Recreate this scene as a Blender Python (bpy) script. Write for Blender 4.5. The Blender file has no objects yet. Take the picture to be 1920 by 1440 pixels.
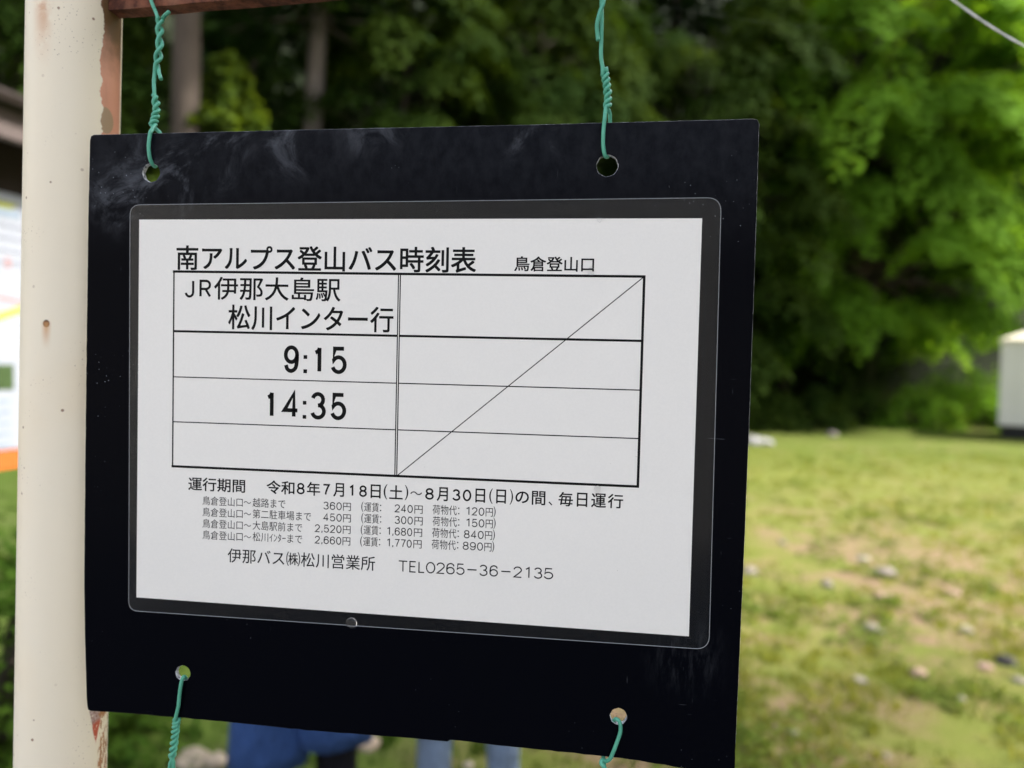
import bpy, bmesh, math, random
import numpy as np
from mathutils import Vector, Matrix, noise
R_ = math.radians
random.seed(7); rng = np.random.default_rng(7)
C = bpy.context.scene.collection
S = bpy.context.scene

# ------------------------------------------------------------------ camera, sky, sun
# The sign board frame: x right, y up, z towards the viewer, millimetres, origin at the centre of the sheet.
TH = -0.006; CT, ST = math.cos(TH), math.sin(TH)
H0 = 1.47                                            # height of the sheet's centre above the ground
def W(x, y, z):                                      # board millimetres -> world metres
    return Vector(((CT*x - ST*y)/1000, -z/1000, (ST*x + CT*y)/1000 + H0))
BR = Matrix(((CT, -ST, 0), (0, 0, -1), (ST, CT, 0)))  # board axes -> world axes
CAMB = Vector((96.6962, 32.7535, 358.7692))
RT = BR @ Vector((0.993336, 0.024236, -0.112680))
DN = BR @ Vector((0.027999, -0.999098, 0.031931))
FW = BR @ Vector((-0.111805, -0.034874, -0.993118))
CAM = W(*CAMB); F = 1320.0
def ray(px, py): return RT*((px-960)/F) + DN*((py-720)/F) + FW
def P(px, py, d): return CAM + ray(px, py)*d          # point at depth d metres
def G(px, py):                                        # point on the ground
    r = ray(px, py); return CAM + r*(-CAM.z/r.z)
def B(px, py, z=0.0):                                 # point of the board frame, metres, at height z mm over the sheet
    r = BR.transposed() @ ray(px, py); s = (z - CAMB.z)/(r.z)
    return Vector(((CAMB.x + r.x*s)/1000, (CAMB.y + r.y*s)/1000, z/1000))

cam = bpy.data.objects.new('camera', bpy.data.cameras.new('camera')); C.objects.link(cam)
M4 = Matrix((RT, -DN, -FW)).transposed().to_4x4(); M4.translation = CAM
cam.matrix_world = M4
cd = cam.data; cd.sensor_width = 36; cd.lens = F/1920*36; cd.clip_start = .01; cd.clip_end = 600
cd.dof.use_dof = True; cd.dof.focus_distance = .362; cd.dof.aperture_fstop = 4.4; cd.dof.aperture_blades = 0
S.camera = cam

SUN_AZ, SUN_EL = R_(8), R_(48)                       # azimuth from +X towards +Y
w = bpy.data.worlds.new('World'); S.world = w; w.use_nodes = True
nt = w.node_tree; bg = nt.nodes['Background']
sk = nt.nodes.new('ShaderNodeTexSky'); sk.sky_type = 'NISHITA'; sk.sun_disc = False
sk.sun_elevation = SUN_EL; sk.sun_rotation = R_(90) - SUN_AZ
sk.air_density = 1.0; sk.dust_density = 4.0; sk.ozone_density = 1.0
hs = nt.nodes.new('ShaderNodeHueSaturation'); hs.inputs['Saturation'].default_value = .6   # hazy, whitish summer sky
nt.links.new(sk.outputs[0], hs.inputs['Color']); nt.links.new(hs.outputs[0], bg.inputs[0]); bg.inputs[1].default_value = .15
sun = bpy.data.objects.new('sun', bpy.data.lights.new('sun', 'SUN')); C.objects.link(sun)
sun.data.energy = 2.3; sun.data.angle = R_(3); sun.data.color = (1, .95, .86)
sd = Vector((math.cos(SUN_AZ)*math.cos(SUN_EL), math.sin(SUN_AZ)*math.cos(SUN_EL), math.sin(SUN_EL)))
sun.rotation_euler = sd.to_track_quat('Z', 'Y').to_euler()
S.view_settings.view_transform = 'Standard'; S.view_settings.look = 'None'
S.view_settings.exposure = 1.85; S.view_settings.gamma = 1

# ------------------------------------------------------------------ materials
class NM:
    def __init__(s, name):
        s.m = bpy.data.materials.new(name); s.m.use_nodes = True
        s.t = s.m.node_tree; s.n = s.t.nodes; s.b = s.n['Principled BSDF']; s.out = s.n['Material Output']
        s.tc = None
    def co(s):
        if not s.tc: s.tc = s.n.new('ShaderNodeTexCoord')
        return s.tc.outputs['Object']
    def new(s, typ, **kw):
        n = s.n.new(typ)
        for k, v in kw.items(): setattr(n, k, v)
        return n
    def put(s, sock, v):
        if hasattr(v, 'links'): s.t.links.new(v, sock)
        elif v is not None: sock.default_value = v
    def noise(s, scale, detail=4, rough=.55, co=None, dist=0):
        n = s.new('ShaderNodeTexNoise'); s.put(n.inputs['Vector'], co or s.co())
        n.inputs['Scale'].default_value = scale; n.inputs['Detail'].default_value = detail
        n.inputs['Roughness'].default_value = rough; n.inputs['Distortion'].default_value = dist
        return n.outputs['Fac']
    def voro(s, scale, co=None, feature='F1', out='Distance', rnd=1):
        n = s.new('ShaderNodeTexVoronoi', feature=feature); s.put(n.inputs['Vector'], co or s.co())
        n.inputs['Scale'].default_value = scale; n.inputs['Randomness'].default_value = rnd
        return n.outputs[out]
    def ramp(s, fac, a, b, smooth=True):
        n = s.new('ShaderNodeMapRange'); n.interpolation_type = 'SMOOTHSTEP' if smooth else 'LINEAR'
        s.put(n.inputs['Value'], fac); n.inputs['From Min'].default_value = a; n.inputs['From Max'].default_value = b
        return n.outputs['Result']
    def math(s, op, a, b=None):
        n = s.new('ShaderNodeMath', operation=op); s.put(n.inputs[0], a); s.put(n.inputs[1], b); return n.outputs[0]
    def mix(s, fac, a, b):
        n = s.new('ShaderNodeMix', data_type='RGBA')
        s.put(n.inputs[0], fac)
        for k, v in ((6, a), (7, b)): s.put(n.inputs[k], v if hasattr(v, 'links') else (*v, 1))
        return n.outputs[2]
    def sep(s, co=None):
        n = s.new('ShaderNodeSeparateXYZ'); s.put(n.inputs[0], co or s.co()); return n.outputs
    def mapped(s, scale=(1, 1, 1), loc=(0, 0, 0), rot=(0, 0, 0)):
        n = s.new('ShaderNodeMapping'); s.put(n.inputs[0], s.co())
        n.inputs[1].default_value = loc; n.inputs[2].default_value = rot; n.inputs[3].default_value = scale
        return n.outputs[0]
    def blob(s, x, y, r, co=None):                    # soft disc in the xy plane of object space
        n = s.new('ShaderNodeVectorMath', operation='DISTANCE')
        s.put(n.inputs[0], co or s.co()); n.inputs[1].default_value = (x, y, 0)
        return s.ramp(n.outputs['Value'], r, 0)
    def set(s, col=None, rough=None, spec=None, metal=None, coat=None, coat_r=None, ior=None, trans=None):
        i = s.b.inputs
        if col is not None: s.put(i['Base Color'], col if hasattr(col, 'links') else (*col, 1))
        for k, v in (('Roughness', rough), ('Specular IOR Level', spec), ('Metallic', metal), ('Coat Weight', coat),
                     ('Coat Roughness', coat_r), ('IOR', ior), ('Transmission Weight', trans)):
            if v is not None: s.put(i[k], v)
        return s
    def bump(s, h, strength=.3, dist=.001):
        n = s.new('ShaderNodeBump'); n.inputs['Strength'].default_value = strength; n.inputs['Distance'].default_value = dist
        s.put(n.inputs['Height'], h); s.t.links.new(n.outputs[0], s.b.inputs['Normal']); return s
def plain(name, col, rough=.6, spec=.3, var=.25, scale=30):
    m = NM(name); n = m.noise(scale)
    m.set(m.mix(n, tuple(c*(1-var) for c in col), tuple(min(1, c*(1+var)) for c in col)), rough, spec); return m.m

def board_mat():
    m = NM('black_plastic'); o = m.sep()
    sm = m.noise(28, 7, .68, dist=1.2); fine = m.noise(160, 5, .7, co=m.mapped((1, .6, 1)))
    top = m.ramp(o['Y'], .075, .148)  # sky reflection painted in as a paler tone towards the top
    blobs = None
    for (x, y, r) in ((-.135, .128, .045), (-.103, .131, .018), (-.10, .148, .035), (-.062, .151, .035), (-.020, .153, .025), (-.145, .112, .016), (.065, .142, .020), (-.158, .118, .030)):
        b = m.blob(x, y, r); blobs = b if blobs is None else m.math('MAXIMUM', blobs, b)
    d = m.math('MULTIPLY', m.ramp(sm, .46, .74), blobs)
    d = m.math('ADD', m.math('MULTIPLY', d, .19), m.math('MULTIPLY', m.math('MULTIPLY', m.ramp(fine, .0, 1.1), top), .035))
    # rubbed scratches: thin stretched cells, and pale specks
    sc = m.ramp(m.noise(55, 2, .5, co=m.mapped((1, 9, 1), rot=(0, 0, .6))), .715, .76)
    sc2 = m.ramp(m.noise(60, 2, .5, co=m.mapped((9, 1, 1), rot=(0, 0, .25))), .72, .77)
    zone = m.ramp(m.noise(9, 3), .5, .68)
    d = m.math('ADD', d, m.math('MULTIPLY', m.math('MULTIPLY', m.math('ADD', sc, sc2), zone), .12))
    sp = m.math('MULTIPLY', m.ramp(m.voro(330), .10, .06), m.ramp(m.noise(14, 3), .54, .7))
    d = m.math('ADD', d, m.math('MULTIPLY', sp, .45))
    rub = m.math('MULTIPLY', m.math('MULTIPLY', m.blob(.148, -.115, .028), m.ramp(m.noise(70, 5, .75, co=m.mapped((2.2, .5, 1), rot=(0, 0, -.5))), .45, .8)), .06)
    d = m.math('ADD', d, rub); d.node.use_clamp = True
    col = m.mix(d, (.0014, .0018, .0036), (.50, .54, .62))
    m.set(col, m.math('ADD', .22, m.math('MULTIPLY', d, 1.2)), .03)
    m.bump(m.noise(40, 3), .06, .0006)
    return m.m
def paper_mat():
    m = NM('laminated_paper'); n = m.noise(900, 3); b = m.noise(7, 3)
    col = m.mix(n, (.775, .762, .718), (.835, .82, .775))
    sp = m.math('MULTIPLY', m.ramp(m.voro(210), .045, .03), m.ramp(m.noise(25, 2), .60, .68))
    col = m.mix(m.math('MULTIPLY', sp, .6), col, (.08, .08, .08))
    m.set(col, .5, .3, coat=.7, coat_r=.10); m.bump(m.noise(14, 4), .16, .0016); return m.m
def post_mat():
    m = NM('cream_post_paint'); o = m.sep(); n1 = m.noise(60, 5, .65); n2 = m.noise(9, 3)
    cream = m.mix(m.noise(14, 4, co=m.mapped((1, 1, .25))), (.84, .745, .56), (.89, .825, .68))
    warm = m.ramp(n2, .5, .75); cream = m.mix(m.math('MULTIPLY', warm, .35), cream, (.84, .68, .45))
    # pits and rust pin holes, thicker in patches
    pit = m.math('MULTIPLY', m.ramp(m.voro(520), .20, .10), m.ramp(m.noise(26, 4), .53, .66))
    cream = m.mix(m.math('MULTIPLY', pit, .6), cream, (.16, .10, .06))
    big = m.math('MULTIPLY', m.ramp(m.voro(95), .10, .055), m.ramp(m.noise(17, 2), .42, .55))
    cream = m.mix(m.math('MULTIPLY', big, .8), cream, (.20, .09, .035))
    # one rust hole with a run below it, one stain under the top of the frame
    hole = m.new('ShaderNodeVectorMath', operation='DISTANCE'); m.put(hole.inputs[0], m.mapped((1.0, 0, .75), loc=(0.0111, 0, -.75*POST_HOLE_Z))); 
    cream = m.mix(m.ramp(hole.outputs['Value'], .0019, .0012), cream, (.07, .025, .012))
    def run(x, z0, ln, wd):
        a = m.ramp(m.math('ABSOLUTE', m.math('SUBTRACT', o['X'], x)), wd, 0)
        b = m.math('MULTIPLY', m.ramp(o['Z'], z0-ln, z0), m.ramp(o['Z'], z0+.002, z0))
        f = m.ramp(o['Y'], 0, -.005)
        return m.math('MULTIPLY', m.math('MULTIPLY', a, b), f)
    cream = m.mix(m.math('MULTIPLY', run(-.0111, POST_HOLE_Z, .016, .003), .75), cream, (.60, .30, .11))
    cream = m.mix(m.math('MULTIPLY', m.math('MULTIPLY', run(-.0150, POST_TOP_Z+.012, .060, .006), m.ramp(n1, .30, .55)), .95), cream, (.56, .22, .07))
    # bare primer strip on the side of the crossbar, ragged edge
    e = m.math('ADD', o['X'], m.math('MULTIPLY', m.math('SUBTRACT', m.noise(90, 4), .5), .008))
    up = m.math('MULTIPLY', m.ramp(e, 0.0128, .0133), m.ramp(o['Z'], POST_PRIM_Z, POST_PRIM_Z+.002))
    prim = m.mix(m.noise(45, 5, .6, co=m.mapped((1, 1, .4))), (.52, .215, .13), (.72, .38, .26))
    prim = m.mix(m.math('MULTIPLY', m.ramp(m.noise(30, 5, .7, co=m.mapped((1, 1, .22))), .52, .72), .7), prim, (.26, .11, .06))
    joint = m.new('ShaderNodeVectorMath', operation='DISTANCE'); m.put(joint.inputs[0], m.mapped((1, .4, .5), loc=(-.021, .006, -.5*(POST_TOP_Z-.004))))
    prim = m.mix(m.math('MULTIPLY', m.ramp(m.math('ADD', joint.outputs['Value'], m.math('MULTIPLY', n1, .014)), .026, .012), .92), prim, (.10, .062, .022))
    spot = m.new('ShaderNodeVectorMath', operation='DISTANCE'); m.put(spot.inputs[0], m.mapped((1, 0, .55), loc=(-.0158, 0, -.55*POST_SPOT_Z)))
    prim = m.mix(m.ramp(spot.outputs['Value'], .0044, .0038), prim, (.37, .26, .16))
    rimp = m.ramp(o['X'], .0232, .0236)
    col = m.mix(m.math('MULTIPLY', up, m.math('SUBTRACT', 1, rimp)), cream, prim)
    # lower patch: tapering bare spot and flaking strip
    taper = m.math('SUBTRACT', m.math('SUBTRACT', m.math('MULTIPLY', m.math('SUBTRACT', o['Z'], POST_TIP_Z), .18), m.math('ABSOLUTE', m.math('SUBTRACT', o['X'], .0172))), m.math('MULTIPLY', n1, .0022))
    tp = m.math('MULTIPLY', m.math('MULTIPLY', m.ramp(taper, 0, .0006), m.ramp(o['Z'], POST_LOW_Z+.002, POST_LOW_Z)), m.ramp(m.noise(500, 2), .28, .36))
    tcol = m.mix(m.ramp(m.math('ADD', o['Z'], m.math('MULTIPLY', n1, .006)), POST_TIP_Z+.022, POST_TIP_Z+.026), (.50, .10, .055), m.mix(m.ramp(m.noise(700, 3), .4, .6), (.30, .17, .14), (.52, .40, .36)))
    col = m.mix(tp, col, tcol)
    fl = m.math('MULTIPLY', m.math('MULTIPLY', m.ramp(o['X'], .0180, .0190), m.ramp(m.noise(420, 4, .7, co=m.mapped((1, 1, .35))), .49, .53)), m.ramp(o['Z'], POST_LOW_Z+.002, POST_LOW_Z))
    fl = m.math('MULTIPLY', fl, m.math('SUBTRACT', 1, m.ramp(o['X'], .0234, .0238)))
    col = m.mix(fl, col, m.mix(n1, (.30, .10, .03), (.52, .26, .11)))
    m.set(col, .42, .35); m.bump(m.noise(120, 5, .6), .18, .0006); return m.m
def rust_mat():
    m = NM('rusted_steel'); n = m.noise(140, 6, .7); n2 = m.noise(30, 4)
    col = m.mix(m.ramp(n, .35, .68), (.055, .017, .010), (.21, .075, .040))
    col = m.mix(m.math('MULTIPLY', m.ramp(n2, .52, .66), .6), col, (.30, .14, .085))
    m.set(col, .75, .25); m.bump(n, .7, .0012); return m.m
def leaf_mat(name, c1, c2, trans=.38, gloss=.1, scale=1.3, shade_cols=None):
    m = NM(name); g = m.new('ShaderNodeNewGeometry')
    n = m.noise(scale, 3); at = m.new('ShaderNodeAttribute', attribute_name='rnd')
    f = m.math('ADD', m.math('MULTIPLY', m.ramp(n, .3, .7), .5), m.math('MULTIPLY', at.outputs['Fac'], .5))
    col = m.mix(f, c1, c2)
    if shade_cols: col = m.mix(m.ramp(m.sep()['X'], .5, -.5), col, m.mix(f, *shade_cols))  # darker pair on the left: shade painted into the leaf colour
    m.set(col, .8, gloss*.3)
    t = m.new('ShaderNodeBsdfTranslucent')
    tcol = m.new('ShaderNodeMix', data_type='RGBA', blend_type='MULTIPLY'); tcol.inputs[0].default_value = 1
    m.put(tcol.inputs[6], col); tcol.inputs[7].default_value = (1.7, 1.5, .55, 1)
    m.put(t.inputs[0], tcol.outputs[2])
    mx = m.new('ShaderNodeMixShader'); mx.inputs[0].default_value = trans
    m.t.links.new(m.b.outputs[0], mx.inputs[1]); m.t.links.new(t.outputs[0], mx.inputs[2])
    m.t.links.new(mx.outputs[0], m.out.inputs[0]); return m.m
def film_mat():
    m = NM('clear_film')
    tr = m.new('ShaderNodeBsdfTransparent'); tr.inputs[0].default_value = (.93, .95, .95, 1)
    m.set((.13, .15, .15), .12, .4)
    mx = m.new('ShaderNodeMixShader'); mx.inputs[0].default_value = .022
    gl = m.new('ShaderNodeBsdfGlossy'); gl.inputs['Roughness'].default_value = .07
    fr = m.new('ShaderNodeFresnel'); fr.inputs[0].default_value = 1.33
    m2 = m.new('ShaderNodeMixShader')
    m.t.links.new(tr.outputs[0], mx.inputs[1]); m.t.links.new(m.b.outputs[0], mx.inputs[2])
    m.t.links.new(fr.outputs[0], m2.inputs[0]); m.t.links.new(mx.outputs[0], m2.inputs[1]); m.t.links.new(gl.outputs[0], m2.inputs[2])
    bp = m.new('ShaderNodeBump'); bp.inputs['Strength'].default_value = .35; bp.inputs['Distance'].default_value = .001
    m.put(bp.inputs['Height'], m.noise(16, 3)); m.t.links.new(bp.outputs[0], gl.inputs['Normal'])
    m.t.links.new(m2.outputs[0], m.out.inputs[0]); return m.m
def ground_mat():
    m = NM('meadow_ground')
    n1 = m.noise(.55, 6, .62); n2 = m.noise(2.6, 6, .68); n3 = m.noise(11, 5, .7); n4 = m.noise(60, 3, .6)
    grass = m.mix(n3, (.108, .135, .024), (.165, .18, .040)); dry = m.mix(n3, (.12, .10, .036), (.25, .21, .082))
    soil = m.mix(n4, (.16, .105, .062), (.28, .205, .13))
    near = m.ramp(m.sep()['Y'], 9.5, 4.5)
    grass = m.mix(m.ramp(m.sep()['Y'], 9, 13), grass, m.mix(n3, (.070, .105, .014), (.115, .15, .022)))  # far band darkened: forest-edge shade painted into the grass colour
    col = m.mix(m.math('MULTIPLY', m.ramp(n2, .40, .62), m.math('ADD', .25, m.math('MULTIPLY', near, .6))), grass, dry)
    f = m.math('ADD', m.math('ADD', m.math('MULTIPLY', n1, .55), m.math('MULTIPLY', n2, .45)), m.math('MULTIPLY', near, .045))
    col = m.mix(m.math('MULTIPLY', m.math('MULTIPLY', m.ramp(f, .51, .60), m.ramp(n3, .32, .52)), m.math('ADD', .25, m.math('MULTIPLY', near, .75))), col, soil)
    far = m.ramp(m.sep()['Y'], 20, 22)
    near_left_shade = m.ramp(m.sep()['X'], .2, -.9)  # left side in shade, painted into the ground colour
    col = m.mix(m.math('MULTIPLY', near_left_shade, .85), col, m.mix(n3, (.026, .056, .008), (.062, .105, .016)))
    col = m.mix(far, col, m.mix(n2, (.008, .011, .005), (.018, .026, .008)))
    gv = m.mix(m.ramp(m.voro(38), .1, .6), (.40, .385, .36), (.22, .21, .195))  # out-of-view gravel, added so the bounce light on the sheet stays neutral
    yy = m.math('ADD', m.sep()['Y'], m.math('MULTIPLY', m.math('SUBTRACT', n2, .5), 1.2))
    col = m.mix(m.ramp(yy, 1.5, .9), col, gv)
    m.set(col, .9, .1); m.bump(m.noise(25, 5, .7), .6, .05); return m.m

# ------------------------------------------------------------------ mesh helpers
def link(name, me, mat, parent=None, smooth=True):
    o = bpy.data.objects.new(name, me); C.objects.link(o)
    if mat: me.materials.append(mat)
    if smooth: me.polygons.foreach_set('use_smooth', [True]*len(me.polygons))
    if parent: o.parent = parent
    return o
def tag(o, label=None, cat=None, group=None, kind=None):
    for k, v in (('label', label), ('category', cat), ('group', group), ('kind', kind)):
        if v: o[k] = v
    return o
def empty(name, loc=(0, 0, 0), rz=0, **kw):
    o = bpy.data.objects.new(name, None); C.objects.link(o); o.location = loc; o.rotation_euler = (0, 0, rz)
    o.empty_display_size = .1
    return tag(o, **kw)
def cr(pts, n=6):                                     # Catmull-Rom through the points
    p = [Vector(q) for q in pts]; p = [p[0]*2-p[1]] + p + [p[-1]*2-p[-2]]; out = []
    for i in range(1, len(p)-2):
        for k in range(n):
            t = k/n; a, b, c, d = p[i-1], p[i], p[i+1], p[i+2]
            out.append(.5*((2*b) + (c-a)*t + (2*a-5*b+4*c-d)*t*t + (3*b-a-3*c+d)*t**3))
    return out + [p[-2]]
class MB:
    def __init__(s): s.v = []; s.f = []
    def tube(s, pts, rad, seg=10, cap=True, flat=None):
        pts = [Vector(p) for p in pts]; n = len(pts)
        rad = [rad]*n if not hasattr(rad, '__len__') else rad
        t0 = (pts[1]-pts[0]).normalized(); u = t0.orthogonal().normalized(); base = len(s.v)
        for i, p in enumerate(pts):
            t = (pts[min(i+1, n-1)]-pts[max(i-1, 0)]).normalized()
            u = (u - t*u.dot(t)); u = u.normalized() if u.length > 1e-6 else t.orthogonal().normalized(); v = t.cross(u)
            for k in range(seg):
                a = 2*math.pi*k/seg; s.v.append(p + (u*math.cos(a) + v*math.sin(a))*rad[i])
        for i in range(n-1):
            for k in range(seg):
                k2 = (k+1) % seg; a = base+i*seg
                s.f.append((a+k, a+k2, a+seg+k2, a+seg+k))
        if cap:
            s.f.append(tuple(base+k for k in reversed(range(seg)))); s.f.append(tuple(base+(n-1)*seg+k for k in range(seg)))
    def rings(s, rings, cap=True):                    # a list of closed loops of equal length
        base = len(s.v); n = len(rings[0])
        for r in rings: s.v += [Vector(p) for p in r]
        for i in range(len(rings)-1):
            for k in range(n):
                k2 = (k+1) % n; a = base+i*n; s.f.append((a+k, a+k2, a+n+k2, a+n+k))
        if cap: s.f.append(tuple(base+k for k in reversed(range(n)))); s.f.append(tuple(base+(len(rings)-1)*n+k for k in range(n)))
    def box(s, c, size, mat=None):
        base = len(s.v); c = Vector(c)
        for dx in (-.5, .5):
            for dy in (-.5, .5):
                for dz in (-.5, .5):
                    q = Vector((dx*size[0], dy*size[1], dz*size[2]))
                    s.v.append(c + (mat @ q if mat else q))
        for f in ((0, 1, 3, 2), (4, 6, 7, 5), (0, 4, 5, 1), (2, 3, 7, 6), (0, 2, 6, 4), (1, 5, 7, 3)): s.f.append(tuple(base+i for i in f))
    def poly(s, pts):
        base = len(s.v); s.v += [Vector(p) for p in pts]; s.f.append(tuple(range(base, base+len(pts))))
    def mesh(s, name):
        me = bpy.data.meshes.new(name); me.from_pydata([tuple(v) for v in s.v], [], s.f); me.update(); return me
    def build(s, name, mat, parent=None, smooth=True, bevel=0):
        me = s.mesh(name)
        if bevel:
            bm = bmesh.new(); bm.from_mesh(me)
            bmesh.ops.bevel(bm, geom=bm.edges[:], offset=bevel, segments=2, affect='EDGES', profile=.5); bm.to_mesh(me); bm.free()
        o = link(name, me, mat, parent, smooth)
        return o
def quads(name, Pn, Nn, L, Wd, rnd=None):             # N leaf-shaped quads
    N = len(Pn); r = rng.normal(size=(N, 3)); Nn = Nn/np.linalg.norm(Nn, axis=1, keepdims=True)
    t = r - Nn*(r*Nn).sum(1, keepdims=True); t /= np.linalg.norm(t, axis=1, keepdims=True); b = np.cross(Nn, t)
    L = np.broadcast_to(L, (N,))[:, None]; Wd = np.broadcast_to(Wd, (N,))[:, None]
    V = np.empty((N, 4, 3)); V[:, 0] = Pn - t*L/2; V[:, 1] = Pn + b*Wd/2 + Nn*Wd*.12; V[:, 2] = Pn + t*L/2; V[:, 3] = Pn - b*Wd/2 + Nn*Wd*.12
    return quads_mesh(name, V, rnd)
def quads_mesh(name, V, rnd=None):
    N = len(V); me = bpy.data.meshes.new(name)
    me.vertices.add(4*N); me.vertices.foreach_set('co', V.astype(np.float32).ravel())
    me.loops.add(4*N); me.loops.foreach_set('vertex_index', np.arange(4*N, dtype=np.int32))
    me.polygons.add(N); me.polygons.foreach_set('loop_start', np.arange(0, 4*N, 4, dtype=np.int32)); me.polygons.foreach_set('loop_total', np.full(N, 4, np.int32))
    me.update(calc_edges=True)
    at = me.attributes.new('rnd', 'FLOAT', 'FACE'); at.data.foreach_set('value', (rng.random(N) if rnd is None else rnd).astype(np.float32))
    return me

# ------------------------------------------------------------------ terrain
def hz(x, y):
    z = 0.0
    if y > 20.5: z += (y-20.5)*.62 + 1.2*noise.noise((x*.12, y*.12, 3.0))*min(1, (y-20.5)/4)
    if y < -30: z += min((-30-y)*.5, 26)  # unseen hill behind the camera, added to darken reflections
    if x < -16: z += (-16-x)*.45
    if x > 26: z += (x-26)*.45
    return z + .02*noise.noise((x*.9, y*.9, 0))*(1 if y > 2 else .3)
xs = np.concatenate([np.linspace(-150, -20, 14), np.linspace(-18, 28, 93), np.linspace(30, 150, 14)])
ys = np.concatenate([np.linspace(-120, -14, 14), np.linspace(-12, 20, 65), np.linspace(21, 60, 40), np.linspace(66, 160, 10)])
mb = MB(); nx = len(xs)
for y in ys:
    for x in xs: mb.v.append(Vector((x, y, hz(x, y))))
for j in range(len(ys)-1):
    for i in range(nx-1):
        a = j*nx+i; mb.f.append((a, a+1, a+nx+1, a+nx))
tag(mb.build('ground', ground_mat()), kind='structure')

# ------------------------------------------------------------------ the sign frame: post and crossbars
zp = -29.5                                           # axis depth of the post in the board frame
def post_axis(y): 
    l = B(50-23*y/1440, y, zp); r = B(235-30*y/1440, y, zp); return (l+r)/2*1000
pa, pb = post_axis(0), post_axis(1440)
pmid = post_axis(700); POSTW = W(*pmid)
PR = .0243
def zl(py): return W(*post_axis(py)).z - POSTW.z
POST_TOP_Z = zl(20); POST_LOW_Z = zl(1318); POST_PRIM_Z = zl(330); POST_TIP_Z = zl(1405); POST_HOLE_Z = zl(610); POST_SPOT_Z = zl(230)
fr = empty('sign_frame', (POSTW.x, POSTW.y, 0), label='cream painted steel post with rusty crossbar holding the black sign', cat='sign frame')
def world_local(o, v): return v - Vector(o.location)
mb = MB(); zz = [-.25, -.2, .0, .3, .6, .9, 1.2, 1.5, 1.9, 2.05]
n = 64
mb.rings([[Vector((PR*math.cos(2*math.pi*k/n), PR*math.sin(2*math.pi*k/n), z - POSTW.z)) for k in range(n)] for z in zz])
po = mb.build('post', post_mat(), fr, bevel=0); po.location = (0, 0, POSTW.z); vd = (POSTW-CAM); ax = (W(*pa)-W(*pb)).normalized(); po.rotation_euler = (Vector((0, 0, 1)).rotation_difference(ax).to_matrix() @ Matrix.Rotation(math.atan2(vd.y, vd.x)-math.pi/2, 3, 'Z')).to_euler()   # seen face = local -Y
RUST = rust_mat()
def bar(y0, z0, yaw, drop, length, hgt, thick):
    a = W(-183, y0, z0); d = Vector((math.cos(yaw), -math.sin(yaw), drop)).normalized(); up = Vector((0, 0, 1)); up = (up - d*up.dot(d)).normalized(); q = d.cross(up)
    m = MB(); rr = []
    nn = 60
    for i in range(nn+1):
        p = a + d*(length*i/nn - .012); j = .0006*noise.noise((i*.7, y0, 0)); rr.append([p + q*(-thick/2) + up*j, p + q*(thick/2) + up*j, p + q*(thick/2) + up*hgt, p + q*(-thick/2) + up*hgt])
    m.rings(rr); m.v = [world_local(fr, v) for v in m.v]
    return m.build('crossbar', RUST, fr, smooth=False)
bar(228.2, -30, R_(7), -.0236, .78, .032, .010)
bar(-300, -30, R_(7), -.0236, .78, .032, .010)

# ------------------------------------------------------------------ the hanging sign
SIGN = empty('hanging_sign', W(0, 0, 0), label='black plastic sign board hung by green wires with laminated bus timetable', cat='sign')
SIGN.rotation_euler = BR.to_euler()
outline = [(176, 254.2), (600, 244.2), (1000, 235.4), (1412, 224.6), (1419, 226), (1421.6, 233), (1416, 420), (1411.3, 560), (1403.5, 780), (1395, 1000), (1390.6, 1100), (1383.5, 1260),
           (1375.5, 1440), (1374.5, 1447), (1368, 1451), (1280, 1438.5), (1230, 1430.5), (1182, 1423), (1130, 1416.5), (1078, 1411), (1030, 1406), (1000, 1403), (930, 1396), (880, 1389.5), (843, 1386), (838, 1389.5), (770, 1383),
           (701, 1377.5), (640, 1373), (573, 1367.7), (500, 1360), (427, 1352.8), (380, 1348.5), (325, 1343.5), (260, 1338), (208, 1334), (171, 1332), (166, 1330), (164.4, 1324), (163, 1290), (160.5, 1204), (158.9, 1100), (160.4, 900), (163.3, 650), (166.7, 400), (169.8, 264), (171.5, 256.5)]
holes = [(282.9, 323.5, 18), (1138.6, 310.5, 22.4), (342.6, 1262.5, 15.2), (1159.6, 1343.5, 17.6)]
cu = bpy.data.curves.new('backing_board', 'CURVE'); cu.dimensions = '2D'; cu.fill_mode = 'BOTH'
def spl(pts):
    s = cu.splines.new('POLY'); s.points.add(len(pts)-1); s.use_cyclic_u = True
    for p, q in zip(s.points, pts): p.co = (q.x, q.y, 0, 1)
oo = [B(x, y) for x, y in outline]; op = []
for i, p in enumerate(oo):                           # roughen the sawn edge
    q = oo[(i+1) % len(oo)]; L = (q-p).length; k = max(1, int(L/.004))
    for j in range(k):
        r = p.lerp(q, j/k); e = (q-p).normalized(); amp = .00035 if r.y < -.15 else .00012
        op.append(r + Vector((-e.y, e.x, 0))*amp*noise.noise(r*900))
spl(op)
for x, y, r in holes:
    c = B(x, y); rr = (B(x+r, y)-c).length
    spl([c + Vector((math.cos(-a*2*math.pi/40), math.sin(-a*2*math.pi/40), 0))*rr*(1+.02*math.sin(a*1.3)) for a in range(40)])
cu.extrude = .0011; cu.bevel_depth = .0006; cu.bevel_resolution = 1
tmp = bpy.data.objects.new('tmp', cu); C.objects.link(tmp)
me = bpy.data.meshes.new_from_object(tmp.evaluated_get(bpy.context.evaluated_depsgraph_get())); me.name = 'backing_board'
bpy.data.objects.remove(tmp)
me.transform(Matrix.Translation((0, 0, -.0017)))     # front face at z = 0
bb = link('backing_board', me, board_mat(), SIGN, smooth=False)
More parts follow.
